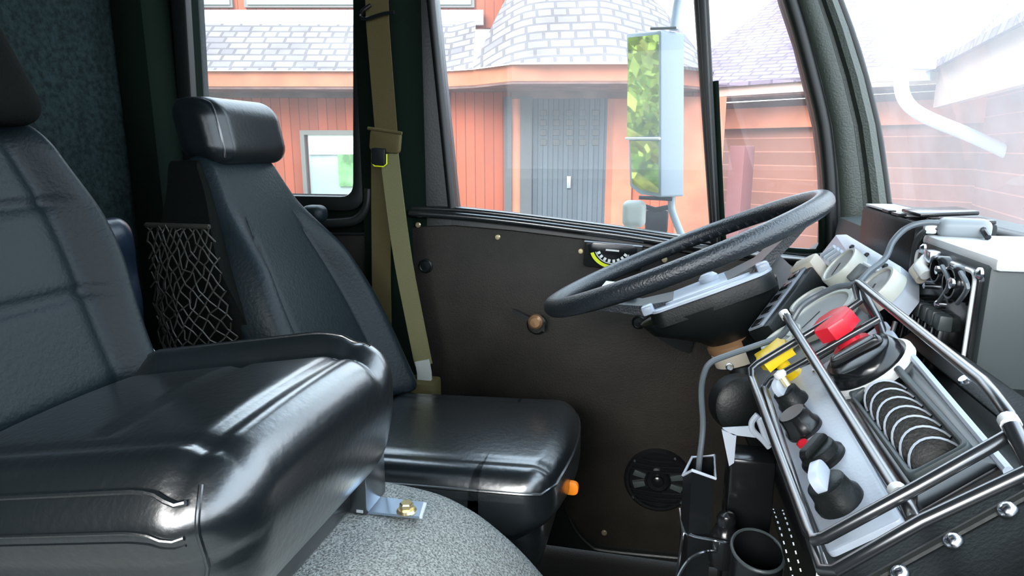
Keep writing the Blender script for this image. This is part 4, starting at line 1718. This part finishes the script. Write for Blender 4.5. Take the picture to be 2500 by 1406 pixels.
# ------------------------------------------------------------------ clinometer on the door
cl = thing('clinometer', oY(1497, 655, 1.59), 'black tilt gauge with a yellow arc mounted on the driver door', 'tilt gauge')
YC = YP - .004
ca = oY(1497, 603, YC)
Mc = frame(ca, (1, 0, -.06), (0, -1, 0))
k = MB(); k.prism(Mc, rounded([(-.068, -.052), (.072, -.052), (.072, .008), (-.068, .008)], .008), .012, bev=.002)
cb = part('case', k, BLACKP, cl)
k = MB(); k.prism(Mc @ T(0, 0, .012), [(.058 * cos(R(a)), .058 * sin(R(a)) * .95) for a in range(178, 365, 6)] + [(.045, .010), (-.045, .010)], .003, bev=.001)
part('face', k, BLACKG, cl)


def arc(r0, r1, a0, a1, z, h=.0012):
    m = MB()
    st = [R(a0 + (a1 - a0) * i / 24) for i in range(25)]
    m.prism(Mc @ T(0, 0, z), [(r0 * cos(a), r0 * sin(a) * .9) for a in st] + [(r1 * cos(a), r1 * sin(a) * .9) for a in st[::-1]], h)
    return m


tag(part('yellow_arc', arc(.047, .0555, 200, 340, .015), YELLOWG, cl), 'yellow arc')
part('scale_arc', arc(.0415, .0435, 200, 340, .015), WHITEM, cl)
k = MB()
for i in range(8):
    a = R(207 + i * 18)
    k.box(Mc @ T(.036 * cos(a), .036 * sin(a) * .9, .0155) @ Matrix.Rotation(a, 4, 'Z'), .008, .0062, .001)
part('scale_mark', k, WHITEM, cl)
k = MB(); k.box(Mc @ T(0, -.006, .0155), .032, .004, .001)
part('title_bar', k, WHITEM, cl)
k = MB(); k.box(Mc @ T(0, .0095, .006), .14, .003, .014, .001)
part('top_lip', k, GREYP, cl)

# ------------------------------------------------------------------ holders below the dash
hold = thing('cup_holder', oY(1715, 1330, .90), 'angular black cup holder with a shiny rim in front of the door speaker', 'cup holder', 'cup holders below the dash')


def openbox(corners, z0, t, m, par, rimw=None, rimm=None):
    """thin-walled open container from a list of top corners (world)"""
    n = len(corners)
    c = sum(corners, V()) / n
    k = MB()
    outer = corners
    inner = [p.lerp(c, t) for p in corners]
    ob = [V((p.x, p.y, z0)) for p in outer]
    ib = [V((p.x, p.y, z0 + .006)) for p in inner]
    vs = outer + inner + ob + ib
    fs = []
    for i in range(n):
        j = (i + 1) % n
        fs += [(i, j, n + j, n + i), (i, 2 * n + i, 2 * n + j, j), (n + i, n + j, 3 * n + j, 3 * n + i)]
    fs.append(tuple(2 * n + i for i in range(n)))
    fs.append(tuple(3 * n + n - 1 - i for i in range(n)))
    k.add(vs, fs)
    o = part('holder_body', k, m, par)
    if rimm:
        r_ = MB(); r_.tube(corners, .0022, 7, closed=True)
        part('holder_rim', r_, rimm, par)
    return o


q = [oY(1745, 1112, .93), oY(1690, 1116, .93), oY(1668, 1160, .87), oY(1690, 1148, .85), oY(1746, 1168, .85)]
openbox(q, .40, .12, BLACKG, hold, rimm=GREYP)
hold2 = thing('cup_holder', oY(1845, 1400, .74), 'round black cup holder beside the stitched strap below the guard cage', 'cup holder', 'cup holders below the dash')
cc = oY(1850, 1342, .76)
openbox([cc + V((.030 * cos(a), .044 * sin(a), 0)) for a in [2 * pi * i / 28 for i in range(28)]], .30, .06, BLACKG, hold2, rimm=GREYD)
hold3 = thing('wire_rack', oY(1700, 1400, .80), 'thin bright wire rack around the small glossy bottle', 'wire rack')
k = MB()
k.tube(C3((1650, 1420, .80), (1668, 1385, .80), (1690, 1360, .80), (1730, 1346, .81), (1760, 1350, .84)), .0022, 7, smooth=5)
part('front_wire', k, STEEL, hold3)
k = MB()
k.tube(C3((1672, 1300, .86), (1700, 1310, .84), (1745, 1318, .82), (1786, 1324, .82), (1795, 1300, .86)), .0020, 7, smooth=5)
k.tube(C3((1660, 1240, .88), (1668, 1300, .86), (1650, 1420, .80)), .002, 7)
part('top_wire', k, STEEL, hold3)
pm = thing('phone_mount', oY(1830, 1300, .90), 'tall black phone mount with a bright metal corner clip below the steering column', 'phone mount')
k = MB(); k.bx((.104, .875, .36), (.165, .93, .585), .006)
part('mount_body', k, BLACKG, pm)
k = MB()
def bar4(pxs, y, t):
    pts = [oY(x, yy, y) for x, yy in pxs]
    m = MB()
    m.add(pts + [p + V((0, t, 0)) for p in pts], [(0, 1, 2, 3), (7, 6, 5, 4), (0, 4, 5, 1), (1, 5, 6, 2), (2, 6, 7, 3), (3, 7, 4, 0)])
    return m
m1 = bar4([(1764, 1046), (1836, 1042), (1856, 1070), (1790, 1062)], .862, .004)
m2 = bar4([(1762, 1050), (1798, 1062), (1792, 1130), (1780, 1138)], .862, .004)
m1.add(m2.v, m2.f)
tag(part('corner_clip', m1, GREYP, pm), 'bright white corner clip')
k = MB(); k.tube(C3((1850, 1012, .86), (1836, 1030, .86), (1838, 1050, .86), (1860, 1072, .86), (1878, 1092, .86)), .004, 8, smooth=4)
k.tube(C3((1854, 1022, .862), (1876, 1082, .862)), .005, 8)
part('spring_loop', k, GREYP, pm)
bt = thing('bottle', oY(1768, 1345, .84), 'small dark glossy bottle standing in the wire rack', 'bottle')
pb = oY(1768, 1345, .84)
part('bottle_body', MB().lathe(T(pb.x, pb.y, pb.z - .02), [(.016, 0), (.019, .004), (.019, .045), (.014, .056), (.010, .060)], 24), BLACKG, bt)
part('bottle_cap', MB().lathe(T(pb.x, pb.y, pb.z + .04), [(.012, 0), (.013, .008), (.010, .015), (0, .018)], 20), BLACKG, bt)
k = MB()
sp_ = C3((1898, 1240, .66), (1918, 1300, .64), (1945, 1400, .62), (1965, 1470, .61))
k.ribbon(sp_, .015, .003, (1, .2, 0), smooth=4)
so = tag(part('strap', k, DARKCLOTH), 'black strap with pale stitching hanging left of the guard cage', 'strap')
k = MB()
ps = catmull(sp_, 10)
for i in range(0, len(ps) - 2, 2):
    for off in (-.0045, .0045):
        a, c = ps[i] + V((off, -.003, 0)), ps[i].lerp(ps[i + 1], .8) + V((off, -.003, 0))
        k.tube([a, c], .0009, 5)
part('stitching', k, GREYP, so)

# ------------------------------------------------------------------ door mirror outside
mn = V((-.76, -.65, 0)).normalized()
mp = oY(1612, 200, 2.02)
mu_ = V((0, 0, 1)).cross(mn).normalized()
MM = frame(mp, mu_, mn)
MMI = MM.inverted()


def Q(px, py):
    p = MMI @ oP(px, py, mp, mn)
    return (p.x, p.y)


mr_ = thing('door_mirror', oY(1640, 570, 2.05), 'tall pale grey door mirror outside the driver window reflecting green trees', 'mirror')
ou = [Q(1529, 82), Q(1614, 74), Q(1614, 482), Q(1560, 474), Q(1537, 455)]
k = MB(); k.prism(MM @ T(0, 0, -.085), rounded(ou, .008), .085, bev=.004)
part('mirror_shell', k, MHOUSE, mr_)
k = MB(); k.prism(MM, rounded([Q(1534, 92), Q(1610, 84), Q(1610, 332), Q(1532, 334)], .004), .002)
part('mirror_glass', k, MIRROR, mr_)
k = MB(); k.prism(MM, rounded([Q(1541, 344), Q(1610, 344), Q(1610, 472), Q(1565, 462), Q(1545, 448)], .006), .003)
part('wide_angle_glass', k, MIRROR, mr_)
k = MB()
k.tube([MM @ V((*Q(1530, 338), .003)), MM @ V((*Q(1613, 338), .003))], .004, 8)
part('divider', k, WHITEP, mr_)
k = MB()
k.tube(C3((1672, -160, 2.07), (1660, -30, 2.07), (1652, 20, 2.07), (1645, 72, 2.06)), .012, 10, smooth=4)
part('mirror_arm', k, MHOUSE, mr_)
k = MB()
k.tube(C3((1640, 478, 2.06), (1640, 510, 2.06), (1652, 545, 2.04), (1670, 590, 2.0), (1685, 640, 1.95)), .011, 10, smooth=4)
part('mirror_arm', k, MHOUSE, mr_)
k = MB()
k.tube(C3((1588, 70, 2.03), (1650, 68, 2.05)), .004, 8)
k.tube(C3((1560, 482, 2.03), (1640, 486, 2.05)), .006, 8)
part('bracket', k, BLACKP, mr_)
k = MB(); k.rbox(lambda p: oY(1548, 522, 2.06) + rb(remap(p), (.036, .022, .042), .021), 14)
tag(part('spot_mirror', k, CREAM, mr_), 'small cream round spot mirror')
k = MB()
k.tube(C3((1560, 500, 2.08), (1600, 512, 2.08), (1636, 505, 2.07)), .008, 8)
k.box(Matrix.Translation(oY(1603, 540, 2.10)), .07, .03, .075, .01)
part('spot_mirror_bracket', k, BLACKP, mr_)
